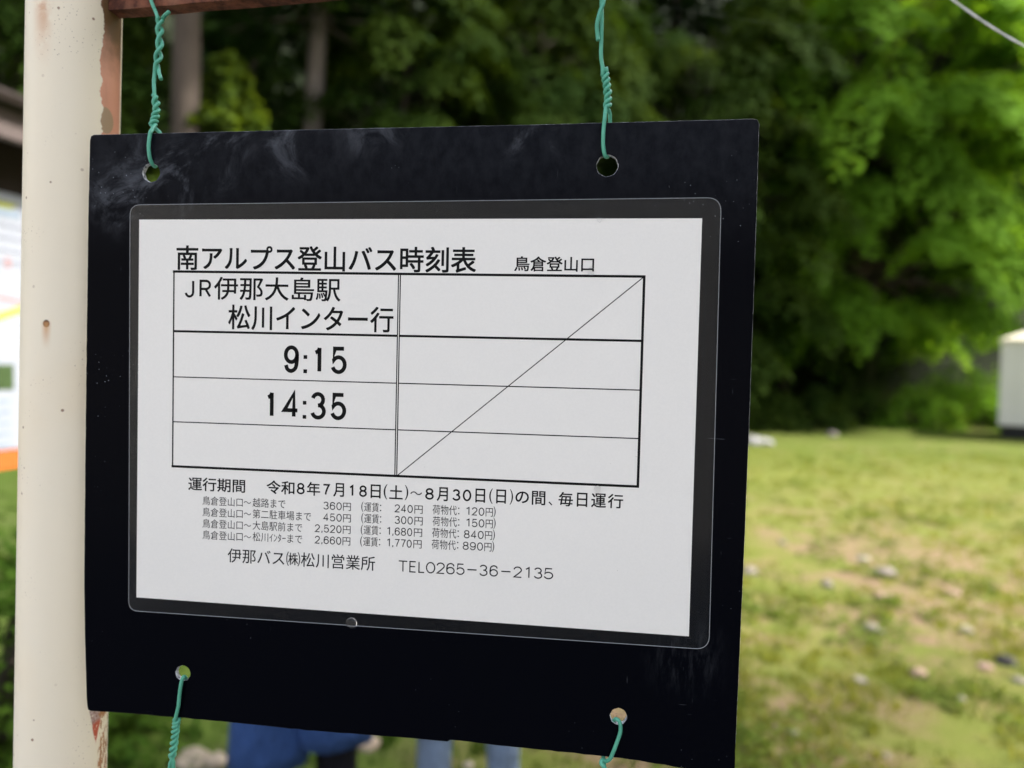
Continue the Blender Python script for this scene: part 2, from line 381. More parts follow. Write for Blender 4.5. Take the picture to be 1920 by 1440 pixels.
edge = NM('scuffed_highlit_edge'); nn_ = edge.noise(300, 4, .7); edge.set(edge.mix(edge.ramp(nn_, .35, .60), (.06, .063, .07), (.60, .61, .64)), .6, .3); me.materials.append(edge.m)
for p in me.polygons:                                # hole rims scraped pale; edge highlight painted along the outer arrises
    c = p.center
    if abs(p.normal.z) < .85 and c.y > -.16: p.material_index = 1
    if abs(p.normal.z) < .85 and any((c.xy - B(x, y).xy).length < .009 for x, y, r in holes): p.material_index = 1

def rrect(c, rad, n=8):                               # rounded quadrilateral through four corners
    out = []
    for i in range(4):
        a, p, b = c[i-1], c[i], c[(i+1) % 4]; u = (a-p).normalized(); v = (b-p).normalized()
        s, e = p+u*rad[i], p+v*rad[i]
        for k in range(n+1):
            t = k/n; out.append((1-t)**2*s + 2*t*(1-t)*p + t*t*e)
    return out
SH = empty('laminated_sheet'); SH.parent = SIGN
po4 = [B(243.5, 384, .5), B(1352.5, 370.5, .5), B(1329.5, 1218.2, .5), B(241, 1145, .5)]
fo = rrect(po4, [.006, .007, .007, .0055], 9); pc = [B(261, 411.7, .5), B(1316.5, 409.3, .5), B(1291.7, 1193.2, .5), B(255.7, 1120, .5)]
# pouch margin: film between the rounded outline and the paper, welded step, edge highlight painted as a pale rim
inner = []
for i in range(4):
    a = pc[i]; inner += [a]*10
mb = MB(); ctr = sum(pc, Vector())/4
def shrink(pts, d): return [p + (ctr-p).normalized()*d for p in pts]
o1 = [Vector((p.x, p.y, .00008)) for p in fo]; o2 = [Vector((p.x, p.y, .00036)) for p in shrink(fo, .0002)]
mb.rings([o1, o2, [Vector((p.x, p.y, .00038)) for p in inner]], cap=False)
FILM = mb.build('film_margin', film_mat(), SH, smooth=False)
mb = MB(); mb.tube([Vector((p.x, p.y, .00032)) for p in fo]+[Vector((fo[0].x, fo[0].y, .00032))], .00016, 6, cap=False)
m_ = NM('film_edge_glint'); m_.set((.30, .32, .34), .3, .5); mb.build('film_edge', m_.m, SH)  # pale tube stands in for the highlight along the film edge
mb = MB(); z0 = .00030; z1 = .00046
mb.rings([[Vector((p.x, p.y, z0)) for p in pc[::-1]], [Vector((p.x, p.y, z1)) for p in pc[::-1]]][::-1] if False else [[Vector((p.x, p.y, z)) for p in (pc[3], pc[2], pc[1], pc[0])] for z in (z0, z1)])
PAPER = mb.build('paper', paper_mat(), SH, smooth=False)

# ---- lettering: kanji and kana from the built-in font, figures drawn stroke by stroke
INK = NM('black_ink'); INK.set((.003, .0035, .004), .5, .12); INK = INK.m
GREYINK = NM('thin_ink'); GREYINK.set((.007, .0075, .009), .5, .12); GREYINK = GREYINK.m
ZI = .00052
dg = None
def glyphs(mb, text, x0, x1, yb, yt, off, fat=0):            # text fitted to a box, metres
    c = bpy.data.curves.new('t', 'FONT'); c.body = text; c.size = 1; c.offset = off; c.resolution_u = 4
    o = bpy.data.objects.new('t', c); C.objects.link(o)
    me = bpy.data.meshes.new_from_object(o.evaluated_get(bpy.context.evaluated_depsgraph_get()))
    bpy.data.objects.remove(o); bpy.data.curves.remove(c)
    co = np.empty(len(me.vertices)*3); me.vertices.foreach_get('co', co); co = co.reshape(-1, 3)
    lo, hi = co.min(0), co.max(0); base = len(mb.v)
    for k, (sx, sy) in enumerate([(0, 0)] if not fat else [(-fat, -fat), (fat, -fat), (-fat, fat), (fat, fat)]):
        base = len(mb.v)
        for p in co: mb.v.append(Vector((x0 + (p[0]-lo[0])/(hi[0]-lo[0])*(x1-x0) + sx, yb + (p[1]-lo[1])/(hi[1]-lo[1])*(yt-yb) + sy, ZI + k*.000004)))
        for f in me.polygons: mb.f.append(tuple(base+i for i in f.vertices))
    bpy.data.meshes.remove(me)
def arc(cx, cy, rx, ry, a0, a1, n=18): return [(cx+rx*math.cos(R_(a0+(a1-a0)*i/n)), cy+ry*math.sin(R_(a0+(a1-a0)*i/n))) for i in range(n+1)]
NINE = [(p.x, p.y) for p in cr([(1, .70, 0), (.99, .45, 0), (.88, .14, 0), (.52, 0, 0), (.17, .07, 0), (.03, .25, 0)], 7)]
STROKES = {
    '0': [arc(.5, .5, .5, .5, 90, 450, 36)], '2': [arc(.5, .71, .48, .29, 172, -22) + [(.62, .36), (.25, .14), (.02, 0), (1, 0)]],
    '1': [[(.12, .80), (.50, .84), (.74, .92), (.80, 1)], [(.80, 1), (.80, 0)]], '1r': [[(.25, .82), (.75, 1), (.75, 0)]],
    '3': [arc(.48, .755, .44, .245, 165, -90), arc(.5, .265, .5, .265, 90, -165)], '4': [[(.72, 0), (.72, 1), (0, .27), (1, .27)]],
    '5': [[(.92, 1), (.16, 1), (.08, .50)] + arc(.49, .315, .51, .315, 143, -160, 24)],
    '6': [arc(.5, .31, .5, .31, 90, 450, 30), [(1-x, 1-y) for x, y in NINE]], '9': [arc(.5, .69, .5, .31, 90, 450, 30), NINE],
    '7': [[(0, 1), (1, 1), (.68, .60), (.48, .25), (.42, 0)]], '8': [arc(.5, .765, .43, .235, 90, 450, 30), arc(.5, .265, .5, .265, 90, 450, 30)],
    '(': [arc(1.0, .5, .95, .58, 125, 235)], ')': [arc(0, .5, .95, .58, 55, -55)], ',': [[(.8, .16), (.5, -.12)]], '-': [[(0, .5), (1, .5)]],
    'T': [[(0, 1), (1, 1)], [(.5, 1), (.5, 0)]], 'E': [[(1, 1), (.04, 1), (.04, 0), (1, 0)], [(.04, .52), (.9, .52)]], 'L': [[(.04, 1), (.04, 0), (1, 0)]],
    'J': [[(.95, 1), (.95, .30)] + arc(.47, .28, .48, .28, 0, -170, 14)], 'R': [[(.05, 0), (.05, 1), (.6, 1)] + arc(.6, .74, .38, .26, 90, -90, 12) + [(.05, .48)], [(.55, .48), (1, 0)]],
}
def stroke(mb, pts, hw, closed):
    p = [Vector((x, y)) for x, y in pts]; n = len(p); L = []; Rr = []
    for i in range(n):
        if closed: a, b = p[(i-1) % (n-1)], p[(i+1) % (n-1)] if i < n-1 else p[1]
        else: a, b = p[max(i-1, 0)], p[min(i+1, n-1)]
        d1 = (p[i]-a); d2 = (b-p[i])
        d1 = d1.normalized() if d1.length > 1e-9 else d2.normalized(); d2 = d2.normalized() if d2.length > 1e-9 else d1
        n1 = Vector((-d1.y, d1.x)); n2 = Vector((-d2.y, d2.x)); m = (n1+n2); m = m.normalized() if m.length > 1e-6 else n1
        k = hw/max(.45, m.dot(n1)); L.append(p[i]+m*k); Rr.append(p[i]-m*k)
    base = len(mb.v)
    for a, b in zip(L, Rr): mb.v += [Vector((a.x, a.y, ZI)), Vector((b.x, b.y, ZI))]
    for i in range(n-1): mb.f.append((base+2*i, base+2*i+1, base+2*i+3, base+2*i+2))
def figure(mb, ch, x0, x1, yb, yt, sw):
    hw = sw/2; X0, X1, Y0, Y1 = x0+hw, x1-hw, yb+hw, yt-hw
    if ch == ':':
        q = (x1-x0); 
        for yy in (yb, yt-q): mb.poly([(x0, yy, ZI), (x1, yy, ZI), (x1, yy+q, ZI), (x0, yy+q, ZI)])
        return
    for k, st in enumerate(STROKES[ch]):
        pts = [(X0+u*(X1-X0), Y0+v*(Y1-Y0)) for u, v in st]
        stroke(mb, pts, hw, (Vector(pts[0])-Vector(pts[-1])).length < 1e-6)
def box(x0, x1, t, b):                                # photograph box -> board box
    a, d = B(x0, (t+b)/2), B(x1, (t+b)/2); m = (x0+x1)/2; return a.x, d.x, B(m, b).y, B(m, t).y
def text_line(name, segs, top, bot, off=0, mat=INK, sw=.0009, fig=.86, fat=0):
    """segs: (text, x0, x1); top / bot: ((x, y), (x, y)) lines of the character tops and bottoms."""
    mb = MB(); li = lambda l, x: l[0][1] + (l[1][1]-l[0][1])*(x-l[0][0])/(l[1][0]-l[0][0])
    for sg in segs:
        tx, a, b = sg[:3]; m = (a+b)/2; t, d = li(top, m), li(bot, m); x0, x1, yb, yt = box(a, b, t, d); h = yt-yb
        if len(sg) > 3: yb, yt = yb + sg[3]*h, yb + sg[4]*h
        if tx[0] == '#':                              # figures, evenly spaced over the box
            s = tx[1:]; wd = [.32 if c == ',' else (.45 if c in '()' else 1) for c in s]; tot = sum(wd); gap = .20
            u = (x1-x0)/(tot - gap*.0 + gap*(len(s)-1)*1.0) if len(s) > 1 else (x1-x0); x = x0
            for c, q in zip(s, wd):
                c2 = '1r' if c == '1' else c
                fy = yb + h*.05 if len(sg) <= 3 else yb; ft = fy + h*fig if len(sg) <= 3 else yt
                figure(mb, c2, x, x+q*u, fy, ft, sw); x += (q+gap)*u
        elif tx in ('(', ')'): glyphs(mb, tx, x0, x1, yb - .06*h, yt + .06*h, off)
        elif tx in ('～', '、'): glyphs(mb, tx, x0, x1, yb + (.36*h if tx == '～' else 0), yb + (.62*h if tx == '～' else .28*h), off)
        else: glyphs(mb, tx, x0, x1, yb, yt, off, fat)
    return mb.build(name, mat, SH, smooth=False)
text_line('title_lettering', [('南アルプス登山バス時刻表', 332.5, 892.5)], ((332, 461), (892, 464)), ((332, 506), (892, 511)), 0, fat=.00020)
text_line('stop_name_lettering', [('鳥倉登山口', 965, 1113.5)], ((965, 480.5), (1113, 483)), ((965, 508.5), (1113, 510)), 0, fat=.00012)
mb = MB()
for c, a, b in (('J', 347.5, 366), ('R', 374, 397)):
    x0, x1, yb, yt = box(a, b, 524.6, 558.2); figure(mb, c, x0, x1, yb, yt, .0013)
x0, x1, yb, yt = box(402.8, 638.8, 520.5, 563.5); glyphs(mb, '伊那大島駅', x0, x1, yb, yt, 0, .00012)
x0, x1, yb, yt = box(429.4, 737.8, 574, 620.5); glyphs(mb, '松川インター行', x0, x1, yb, yt, 0, .00016)
mb.build('destination_lettering', INK, SH, smooth=False)
def clock(spec):
    mb = MB()
    for ch, x0, x1, t, b in spec:
        a, c, yb, yt = box(x0, x1, t, b); figure(mb, ch, a, c, yb, yt, .0021)
    mb.build('departure_time', INK, SH, smooth=False)
clock([('9', 532.9, 561.2, 647.6, 699.2), (':', 569.7, 576.6, 665.8, 699.6), ('1', 587, 605.5, 648.5, 700), ('5', 620.8, 650.8, 650, 701.4)])
clock([('1', 498.5, 516, 732.4, 783.1), ('4', 530.5, 562.1, 733.9, 784.4), (':', 568.4, 575.1, 751.6, 785), ('3', 582.5, 611.8, 735, 786.6), ('5', 619.9, 649.9, 736.6, 787.7)])
text_line('period_lettering', [('運行期間', 354.4, 460.2), ('令和', 501, 552.6), ('#8', 557.2, 572), ('年', 576.6, 600.7), ('#7', 605.3, 619), ('月', 626, 645.4), ('#1', 653, 665.5), ('#8', 674, 688.5), ('日', 695.8, 714),
    ('(', 719.8, 727), ('土', 730.7, 755.5), (')', 759.4, 766), ('～', 769.8, 791.9), ('#8', 797.7, 813.8), ('月', 819.8, 839.8), ('#3', 848.4, 863.5), ('#0', 868, 884), ('日', 892, 909.6), ('(', 917.5, 924.2),
    ('日', 931, 948.7), (')', 956, 962.2), ('の', 967, 991.5, .1, .92), ('間', 997.7, 1022.4), ('、', 1028.6, 1036), ('毎', 1047.7, 1074), ('日', 1082, 1101), ('運', 1108.9, 1136), ('行', 1140, 1168)],
    ((354, 894.5), (1168, 927)), ((354, 919), (1168, 953)), 0, INK, .00092, fat=.00010)
rows = [('越路まで', 536, '360', '240', '120'), ('第二駐車場まで', 584, '450', '300', '150'), ('大島駅前まで', 567.5, '2,520', '1,680', '840'), ('松川ｲﾝﾀｰまで', 567.5, '2,660', '1,770', '890')]
for i, (dest, xe, a, b, c) in enumerate(rows):
    dy = 21.35*i; q = -1.0*max(0, i-1); long_ = ',' in a
    ax = 590.9 if long_ else 606.9; bx = 724 if long_ else 740.4
    segs = [('鳥倉登山口', 380.7, 456), ('～', 458, 471.5), (dest, 474.5, xe), ('#'+a, ax, 641.5+q/2), ('円', 644+q/2, 658.5+q/2, 0, .86), ('(', 678+q, 682+q), ('運賃', 683.5+q, 711+q), ('#'+b, bx, 774.5+q), ('円', 777.5+q, 793+q, 0, .86),
            ('荷物代', 811.5+q, 857+q), ('#'+c, 872+q*2, 908.5+q*1.3), ('円', 911+q*1.3, 924.5+q*1.3, 0, .86), (')', 925.5+q*1.3, 929.5+q*1.3)]
    tb_ = ((380.7, 930+dy), (929, 950.2+dy*1.02)), ((380.7, 946.8+dy), (929, 968.6+dy*1.02)), 0, GREYINK, .00050, .84
    text_line('fare_stop', segs[:3], *tb_); text_line('fare_total', segs[3:5], *tb_); o = text_line('fare_breakdown', segs[5:], *tb_)
    mb = MB(); 
    for x, sh in ((714.2+q, 0), (860.5+q, 0)):
        f = (x-380.7)/548.3; t = 930+dy+20.2*f; b_ = 946.8+dy+21.8*f
        for yy in (t+5, b_-3.2): 
            p = B(x, yy); r = .00032; mb.poly([(p.x-r, p.y-r, ZI), (p.x+r, p.y-r, ZI), (p.x+r, p.y+r, ZI), (p.x-r, p.y+r, ZI)])
    me2 = mb.mesh('c'); bm = bmesh.new(); bm.from_mesh(o.data); bm.from_mesh(me2); bm.to_mesh(o.data); bm.free(); bpy.data.meshes.remove(me2)
text_line('company_lettering', [('伊那バス㈱松川営業所', 427.7, 703.8)], ((427, 1028), (704, 1042.2)), ((427, 1054.5), (704, 1069.5)), 0, GREYINK, fat=.00003)
text_line('telephone_lettering', [('#T', 747, 765, 0, 1), ('#E', 767.5, 781, 0, 1), ('#L', 784.5, 797, 0, 1), ('#0', 799, 816.5, 0, 1), ('#2', 818.5, 834.5, 0, 1), ('#6', 837, 853, 0, 1), ('#5', 855.5, 871.5, 0, 1), ('#-', 875.5, 895, .47, .53),
    ('#3', 899, 914.5, 0, 1), ('#6', 918, 934, 0, 1), ('#-', 939, 958.5, .47, .53), ('#2', 962.5, 979, 0, 1), ('#1', 982, 996, 0, 1), ('#3', 1001, 1017, 0, 1), ('#5', 1019.5, 1037.5, 0, 1)],
    ((747, 1050), (1037, 1065)), ((747, 1071.6), (1037, 1086)), -.006, GREYINK, .00064)
# ruling of the table
mb = MB()
def rule(x0, y0, x1, y1, t):
    a, b = Vector((x0, y0)), Vector((x1, y1)); d = (b-a).normalized(); n = Vector((-d.y, d.x))*t/2; z = ZI - .00002 - .000004*len(mb.f)/4
    mb.poly([(*(a-n), z), (*(b-n), z), (*(b+n), z), (*(a+n), z)])
L_, R2, T_, Bm = -.1284, .1215, .0757, -.0298
TK, TN = .0013, .00058
rule(L_-TK/2, T_, R2+TK/2, T_, TK); rule(L_-TK/2, Bm, R2+TK/2, Bm, TK); rule(L_, Bm, L_, T_, .0008); rule(R2, Bm, R2, T_, TK)
dx0, dx1 = B(746.9, 560).x, B(750.5, 560).x
rule(dx0, Bm, dx0, T_, TN); rule(dx1, Bm, dx1, T_, TN)
for yy, t in ((.0436, .0012), (.0189, TN), (-.0055, TN)):
    rule(L_, yy, dx0, yy, t); rule(dx1, yy, R2, yy, t)
rule(dx1, Bm, R2, T_, .00048)
mb.build('table_ruling', INK, SH, smooth=False)

# ------------------------------------------------------------------ green wires
WIRE = NM('green_wire_coating'); WIRE.set(WIRE.mix(WIRE.noise(220, 4), (.055, .30, .19), (.12, .46, .32)), .42, .45); WIRE.bump(WIRE.noise(500, 3), .15, .0005); WIRE = WIRE.m
def bw(p): b = B(*p)*1000; return W(*b)
def coil(path, r, turns, phase=0, taper=True):
    n = len(path); out = []
    N = int(turns*14)
    for i in range(N+1):
        f = i/N*(n-1); k = min(int(f), n-2); p = path[k].lerp(path[k+1], f-k); t = (path[k+1]-path[k]).normalized()
        u = Vector((0, -1, 0)); u = (u-t*u.dot(t)).normalized(); v = t.cross(u); a = phase + turns*2*math.pi*i/N
        jit = 1+.08*math.sin(i*.37)
        out.append(p + (u*math.cos(a)+v*math.sin(a))*r*jit)
    return out
def twist(pts, turns, phase=0, r=.00118):             # a twisted pair along the path: two strands
    path = cr([bw(p) for p in pts], 6); return coil(path, r, turns, phase), coil(path, r, turns, phase+math.pi)
def wire(label, strands, rad=.00102):
    mb = MB(); allp = [s for s in strands]
    o0 = allp[0][0]
    for s in allp: mb.tube([p - o0 for p in s], rad, 10)
    o = mb.build('hanging_wire', WIRE); o.location = o0
    return tag(o, label, 'wire', 'green wires tying the sign board')
ta, tb = twist(((300, 34, -17.5), (299.5, 60, -16), (299, 92, -14), (294, 122, -13)), 1.9, .6, .0013)
ua, ub = twist(((291.5, 184, -10.5), (293.5, 205, -9), (290.5, 222, -8), (287, 234, -6)), 2.4, 2.0)
mn = cr([bw(p) for p in ((279, -40, -23), (281, -14, -20), (284, 3, -19.5), (291, 20, -19))], 5) + ta + cr([bw(p) for p in ((290, 138, -12.5), (288.5, 155, -12), (289.5, 172, -11))], 4) + ua + cr([bw(p) for p in ((282, 248, 1.4), (279, 272, 2), (281, 296, 1.6), (287, 309, -1), (292, 311, -5), (297, 296, -7.5), (300, 268, -8), (299.5, 248, -7.5))], 5) + ub[::-1] + [bw((286, 178, -10))]
c2 = cr([bw(p) for p in ((317, 22, -14), (309, 29, -15.5))], 3) + tb + cr([bw(p) for p in ((298, 136, -12), (302, 149, -11))], 3)
wire('green wire over upper left hole with two short twisted tails by the post', [cr(mn, 2), cr(c2, 2)])
ua, ub = twist(((1134, 138, -.4), (1137.5, 158, -1), (1140, 182, -1), (1138.5, 204, .3)), 2.9, 1.2)
mn = cr([bw(p) for p in ((1127, -50, -4), (1127, -20, 0), (1128, 10, 1.5), (1128.5, 40, 1.5), (1127.5, 75, 1), (1127, 105, .5), (1130, 126, 0))], 5) + ua + cr([bw(p) for p in ((1134, 220, 2), (1131.5, 245, 2), (1131, 272, 2), (1133.5, 289, 1.6), (1137, 294, -1), (1141, 290, -5), (1144, 265, -6), (1144, 232, -5), (1143.5, 214, -3))], 5) + ub[::-1] + [bw((1136, 126, .5))]
c2 = cr([bw(p) for p in ((1126, -30, 2), (1132, 0, 3), (1125, 22, 4), (1119.5, 45, 3.6), (1120, 62, 2.5), (1121.5, 76, 2.5))], 6)
wire('green wire over the upper right hole, straight above one tight coil', [cr(mn, 2), c2])
ua, ub = twist(((331.5, 1348, 0), (329.5, 1364, -.5), (327, 1388, -1), (323, 1416, -1.5)), 3.6, .3)
mn = cr([bw(p) for p in ((342, 1281, -5), (347, 1278, -4.5), (348, 1271, -1), (344, 1269.5, 1.6), (340, 1280, 2), (337, 1300, 2), (334.5, 1325, 1.8))], 5) + ua + cr([bw(p) for p in ((319.5, 1430, -2), (316, 1452, -4), (312, 1490, -12))], 5)
bk = cr([bw(p) for p in ((342, 1281, -5), (336, 1300, -6), (333, 1325, -5.5))], 5) + ub + cr([bw(p) for p in ((325, 1428, -1.5), (325, 1452, -3), (321, 1490, -10))], 5)
wire('green wire under lower left hole wound into a long tight coil', [cr(mn, 2), cr(bk, 2)])
mn = cr([bw(p) for p in ((1150, 1385, -6), (1148, 1362, -6), (1151, 1351, -2), (1156, 1348.5, 1.6), (1162, 1355, 2.2), (1163.3, 1371, 2.2), (1157, 1391, 2.2), (1149, 1412, 1.8), (1143.5, 1423, .5), (1136, 1427, -1), (1129, 1425, 0), (1127.5, 1432, 1.2), (1133, 1438, 1.5), (1137, 1450, 0), (1136, 1490, -5))], 6)
bk = cr([bw(p) for p in ((1150, 1385, -6), (1139, 1408, -5), (1131.5, 1418, -2.5), (1133, 1429, -2), (1131, 1455, -2), (1128, 1490, -6))], 5)
wire('green wire bent through the lower right hole with a loose knot below', [mn, bk])

# ------------------------------------------------------------------ drops on the sheet
DROP = NM('water'); DROP.set((1, 1, 1), .0, .5, ior=1.33, trans=1.0); DROP = DROP.m
def drop(px, py, r, sy, label, z=.5):
    bm = bmesh.new(); bmesh.ops.create_uvsphere(bm, u_segments=20, v_segments=12, radius=1)
    for v in bm.verts:
        v.co.z = v.co.z*.55 if v.co.z > 0 else v.co.z*.06
        k = 1 + .25*max(0, -v.co.y)*(sy-1); v.co.x *= r; v.co.y *= r*sy*(1+.12*v.co.x/r); v.co.z *= r
    me = bpy.data.meshes.new('water_drop'); bm.to_mesh(me); bm.free()
    o = link('water_drop', me, DROP); b = B(px, py, z)*1000; o.location = W(*b); o.rotation_euler = BR.to_euler()
    return tag(o, label, 'drop', 'clear drops on the laminated sheet')
drop(659, 1168, .0031, 1.0, 'round clear drop on the bottom edge of the laminated sheet')
drop(1108, 508, .0016, 1.5, 'clear drop running down from the last character of the stop name', .6)
drop(1124, 411, .0012, 1.3, 'tiny clear drop on the top edge of the white paper', .6)
drop(1120, 917, .0016, 1.1, 'clear drop just above the end of the service period line', .6)

# ------------------------------------------------------------------ spider thread and white cord
SILK = NM('spider_silk'); SILK.set((.55, .6, .5), .4, .5); SILK = SILK.m
a, b = P(1150, -6, .75), P(1790, 56, .80); mb = MB()
pts = [a.lerp(b, i/20) - Vector((0, 0, .012*math.sin(math.pi*i/20))) for i in range(21)]; mb.tube([p-a for p in pts], .000022, 5)
o = mb.build('spider_thread', SILK); o.location = a; tag(o, 'single spider thread stretched in front of the dark trees', 'spider thread')
CORD = plain('white_cord_fibre', (.78, .76, .72), .6, .3, .1, 900)
a, b = P(1700, -70, .62), P(2060, 150, .56); mb = MB()
pts = [a.lerp(b, i/24) - Vector((0, 0, .010*math.sin(math.pi*i/24))) for i in range(25)]
for ph in (0, math.pi): mb.tube([p-a + Vector((math.cos(i*1.2+ph)*.0003, 0, math.sin(i*1.2+ph)*.0003)) for i, p in enumerate(pts)], .0006, 7)
o = mb.build('guy_cord', CORD); o.location = a; tag(o, 'thin white cord slanting across the top right corner', 'cord')

# ------------------------------------------------------------------ notice kiosk behind the post
WOOD = NM('weathered_wood'); wn = WOOD.noise(14, 5, .6, co=WOOD.mapped((1, 1, 8))); WOOD.set(WOOD.mix(wn, (.07, .055, .052), (.17, .135, .13)), .7, .25); WOOD = WOOD.m
DARKWOOD = plain('dark_stained_wood', (.030, .022, .018), .75, .2, .3, 12)
kd = math.atan2(1.0, .13)                            # the panel runs away from the viewer
E1 = P(108, 640, 3.15); ex = Vector((math.cos(kd), math.sin(kd), 0)); en = Vector((math.sin(kd), -math.cos(kd), 0))   # en: towards the clearing
KO = Vector((E1.x, E1.y, 0)) - ex*1.75
KI = empty('notice_kiosk', KO, label='roofed wooden notice board with a white map panel behind the post', cat='notice board')
KM = Matrix((ex, -en, Vector((0, 0, 1)))).transposed()
def kbox(name, mat, c, s, parent=KI, bevel=0):
    mb = MB(); mb.box(KM @ Vector(c), s, KM); return mb.build(name, mat, parent, smooth=False, bevel=bevel)
pz0, pz1 = 1.012, 2.15
for x in (-.06, 1.81): kbox('post', DARKWOOD, (x, .06, 1.225), (.10, .10, 2.45), bevel=.006)
kbox('backing', DARKWOOD, (.875, .035, 1.735), (1.75, .03, 1.45))
PANEL = NM('white_map_print'); o_ = PANEL.sep(); ln = PANEL.noise(34, 3, .6, co=PANEL.mapped((1, 1, 6)))
pcol = PANEL.mix(PANEL.math('MULTIPLY', PANEL.ramp(ln, .52, .66), .25), (.34, .365, .42), (.19, .21, .30)); PANEL.set(pcol, .35, .4); PANEL = PANEL.m
pan = kbox('map_panel', PANEL, (.875, .008, (pz0+pz1)/2+.04), (1.75, .016, pz1-pz0-.08))
ORANGE = plain('orange_strip', (.62, .13, .028), .5, .3, .06, 8); GREENP = plain('green_print', (.05, .085, .03), .5, .3, .6, 40); YEL = plain('yellow_green_line', (.34, .37, .07), .5, .3, .1, 8); PINK = plain('red_line', (.42, .26, .26), .5, .3, .1, 8); GREYT = plain('grey_print', (.27, .29, .35), .5, .3, .3, 30); BLUEP = plain('blue_print', (.24, .31, .40), .5, .3, .3, 25)
kbox('title_strip', ORANGE, (.875, .006, pz0+.037), (1.75, .020, .074))
def kp(x, z): return KM @ Vector((x, -.0025, z))
def kpatch(name, mat, pts):
    mb = MB(); a = [kp(x, z) for x, z in pts]; b = [p - en*.0015 for p in a]; mb.rings([b, a]); return mb.build(name, mat, pan, smooth=False)
kpatch('printed_photo', GREENP, [(1.25, 1.345), (1.535, 1.34), (1.535, 1.445), (1.25, 1.445)])
kpatch('printed_route', YEL, [(.9, 1.40), (1.60, 1.675), (1.60, 1.705), (.9, 1.435)])
kpatch('printed_route', PINK, [(.9, 1.78), (1.60, 1.700), (1.60, 1.712), (.9, 1.80)])
kpatch('printed_emblem', YEL, [(1.30, 2.082), (1.53, 2.088), (1.56, 2.112), (1.30, 2.112)])
kpatch('printed_emblem', BLUEP, [(1.40, 2.052), (1.57, 2.058), (1.57, 2.080), (1.40, 2.076)])
kpatch('printed_mark', PINK, [(1.50, 1.845), (1.525, 1.845), (1.525, 1.885), (1.50, 1.885)])
for k in range(5): kpatch('printed_text', BLUEP, [(1.15, 1.29-.045*k), (1.52, 1.287-.045*k), (1.52, 1.297-.045*k), (1.15, 1.30-.045*k)])
for k in range(4): kpatch('printed_text', GREYT, [(1.15, 2.01-.05*k), (1.60, 2.012-.05*k), (1.60, 2.024-.05*k), (1.15, 2.024-.05*k)])
kbox('roof_beam', WOOD, (.70, -.17, 2.37), (2.45, .05, .115), bevel=.006)
for sgn in (-1, 1):
    mb = MB(); rm = Matrix.Rotation(sgn*R_(22), 3, 'X'); mb.box(KM @ Vector((.70, .10+sgn*.17, 2.52)), (2.45, .40, .03), KM @ rm.inverted()); mb.build('roof_slope', DARKWOOD, KI, smooth=False)

# ------------------------------------------------------------------ white cabin at the edge of the grass
cb = G(1868, 822); cx = cb.x; cy = cb.y
CAB = empty('cabin', (cx, cy, 0), -math.atan2(cx-CAM.x, cy-CAM.y), label='white boxy cabin with pale hipped roof and black base', cat='cabin')
CW = NM('white_panel'); CW.set(CW.mix(CW.noise(6, 5, .6, co=CW.mapped((1, 1, .3))), (.62, .61, .575), (.71, .70, .665)), .45, .35); CW = CW.m
ROOFM = plain('cream_roof', (.72, .66, .52), .5, .35, .06, 4); BLK = plain('black_base', (.012, .013, .014), .6, .3, .3, 9); TRIM = plain('grey_trim', (.60, .59, .56), .5, .35, .1, 9)
cwd, cdp, z0, z1 = 2.1, 1.9, .29, 2.08
mb = MB(); mb.box((.05+cwd/2, cdp/2, .14), (cwd-.06, cdp-.08, .26)); mb.build('base', BLK, CAB, False, .01)
mb = MB(); mb.box((.03+cwd/2, cdp/2, (z0+z1)/2), (cwd, cdp, z1-z0)); wl = mb.build('wall', CW, CAB, False, .012)
for i in range(6):
    mb = MB(); mb.box((.03+.30+i*.36, -.004, (z0+z1)/2), (.018, .012, z1-z0-.10)); mb.build('panel_rib', TRIM, wl, False)
mb = MB(); mb.box((.03+.012, -.004, (z0+z1)/2), (.05, .014, z1-z0-.004)); mb.build('corner_trim', TRIM, wl, False)
mb = MB(); e = .04
r0 = [(-e+.03, -e, z1+.004), (cwd+e+.03, -e, z1+.004), (cwd+e+.03, cdp+e, z1+.004), (-e+.03, cdp+e, z1+.004)]
r1 = [(x, y, z+.05) for x, y, z in r0]; r2 = [(.95, .85, z1+.46), (1.2, .85, z1+.46), (1.2, 1.05, z1+.46), (.95, 1.05, z1+.46)]
mb.rings([r0, r1, r2]); mb.build('roof', ROOFM, CAB, False)

# ------------------------------------------------------------------ stones
def stone(px, py, wpx, col, label, flat=.6, seed=0, asp=1.0, rot=0):
    g = G(px, py+wpx*.25); d = (g-CAM).dot(FW); r = wpx/F*d/2
    bm = bmesh.new(); bmesh.ops.create_icosphere(bm, subdivisions=3, radius=1)
    for v in bm.verts:
        q = v.co.normalized(); k = 1 + .30*noise.noise(q*1.3+Vector((seed*7.1, 0, 0))) + .12*noise.noise(q*3.1+Vector((0, seed*3.3, 0)))
        v.co = Vector((q.x*r*k, q.y*r*k*.8*asp, q.z*r*k*flat))
    me = bpy.data.meshes.new('stone'); bm.to_mesh(me); bm.free()
    m = NM('stone_surface'); n1 = m.noise(9/max(r, .01)*.12, 6, .7); m.set(m.mix(m.ramp(n1, .3, .7), tuple(c*.7 for c in col), tuple(min(.9, c*1.2) for c in col)), .85, .2); m.bump(n1, .5, r*.15)
    o = link('stone', me, m.m); o.location = (g.x, g.y, r*flat*.25); o.rotation_euler = (0, 0, rot)
    return tag(o, label, 'stone', 'stones lying in the meadow')
GR, PK, PL, DK = (.235, .205, .175), (.33, .225, .175), (.31, .275, .225), (.085, .08, .075)
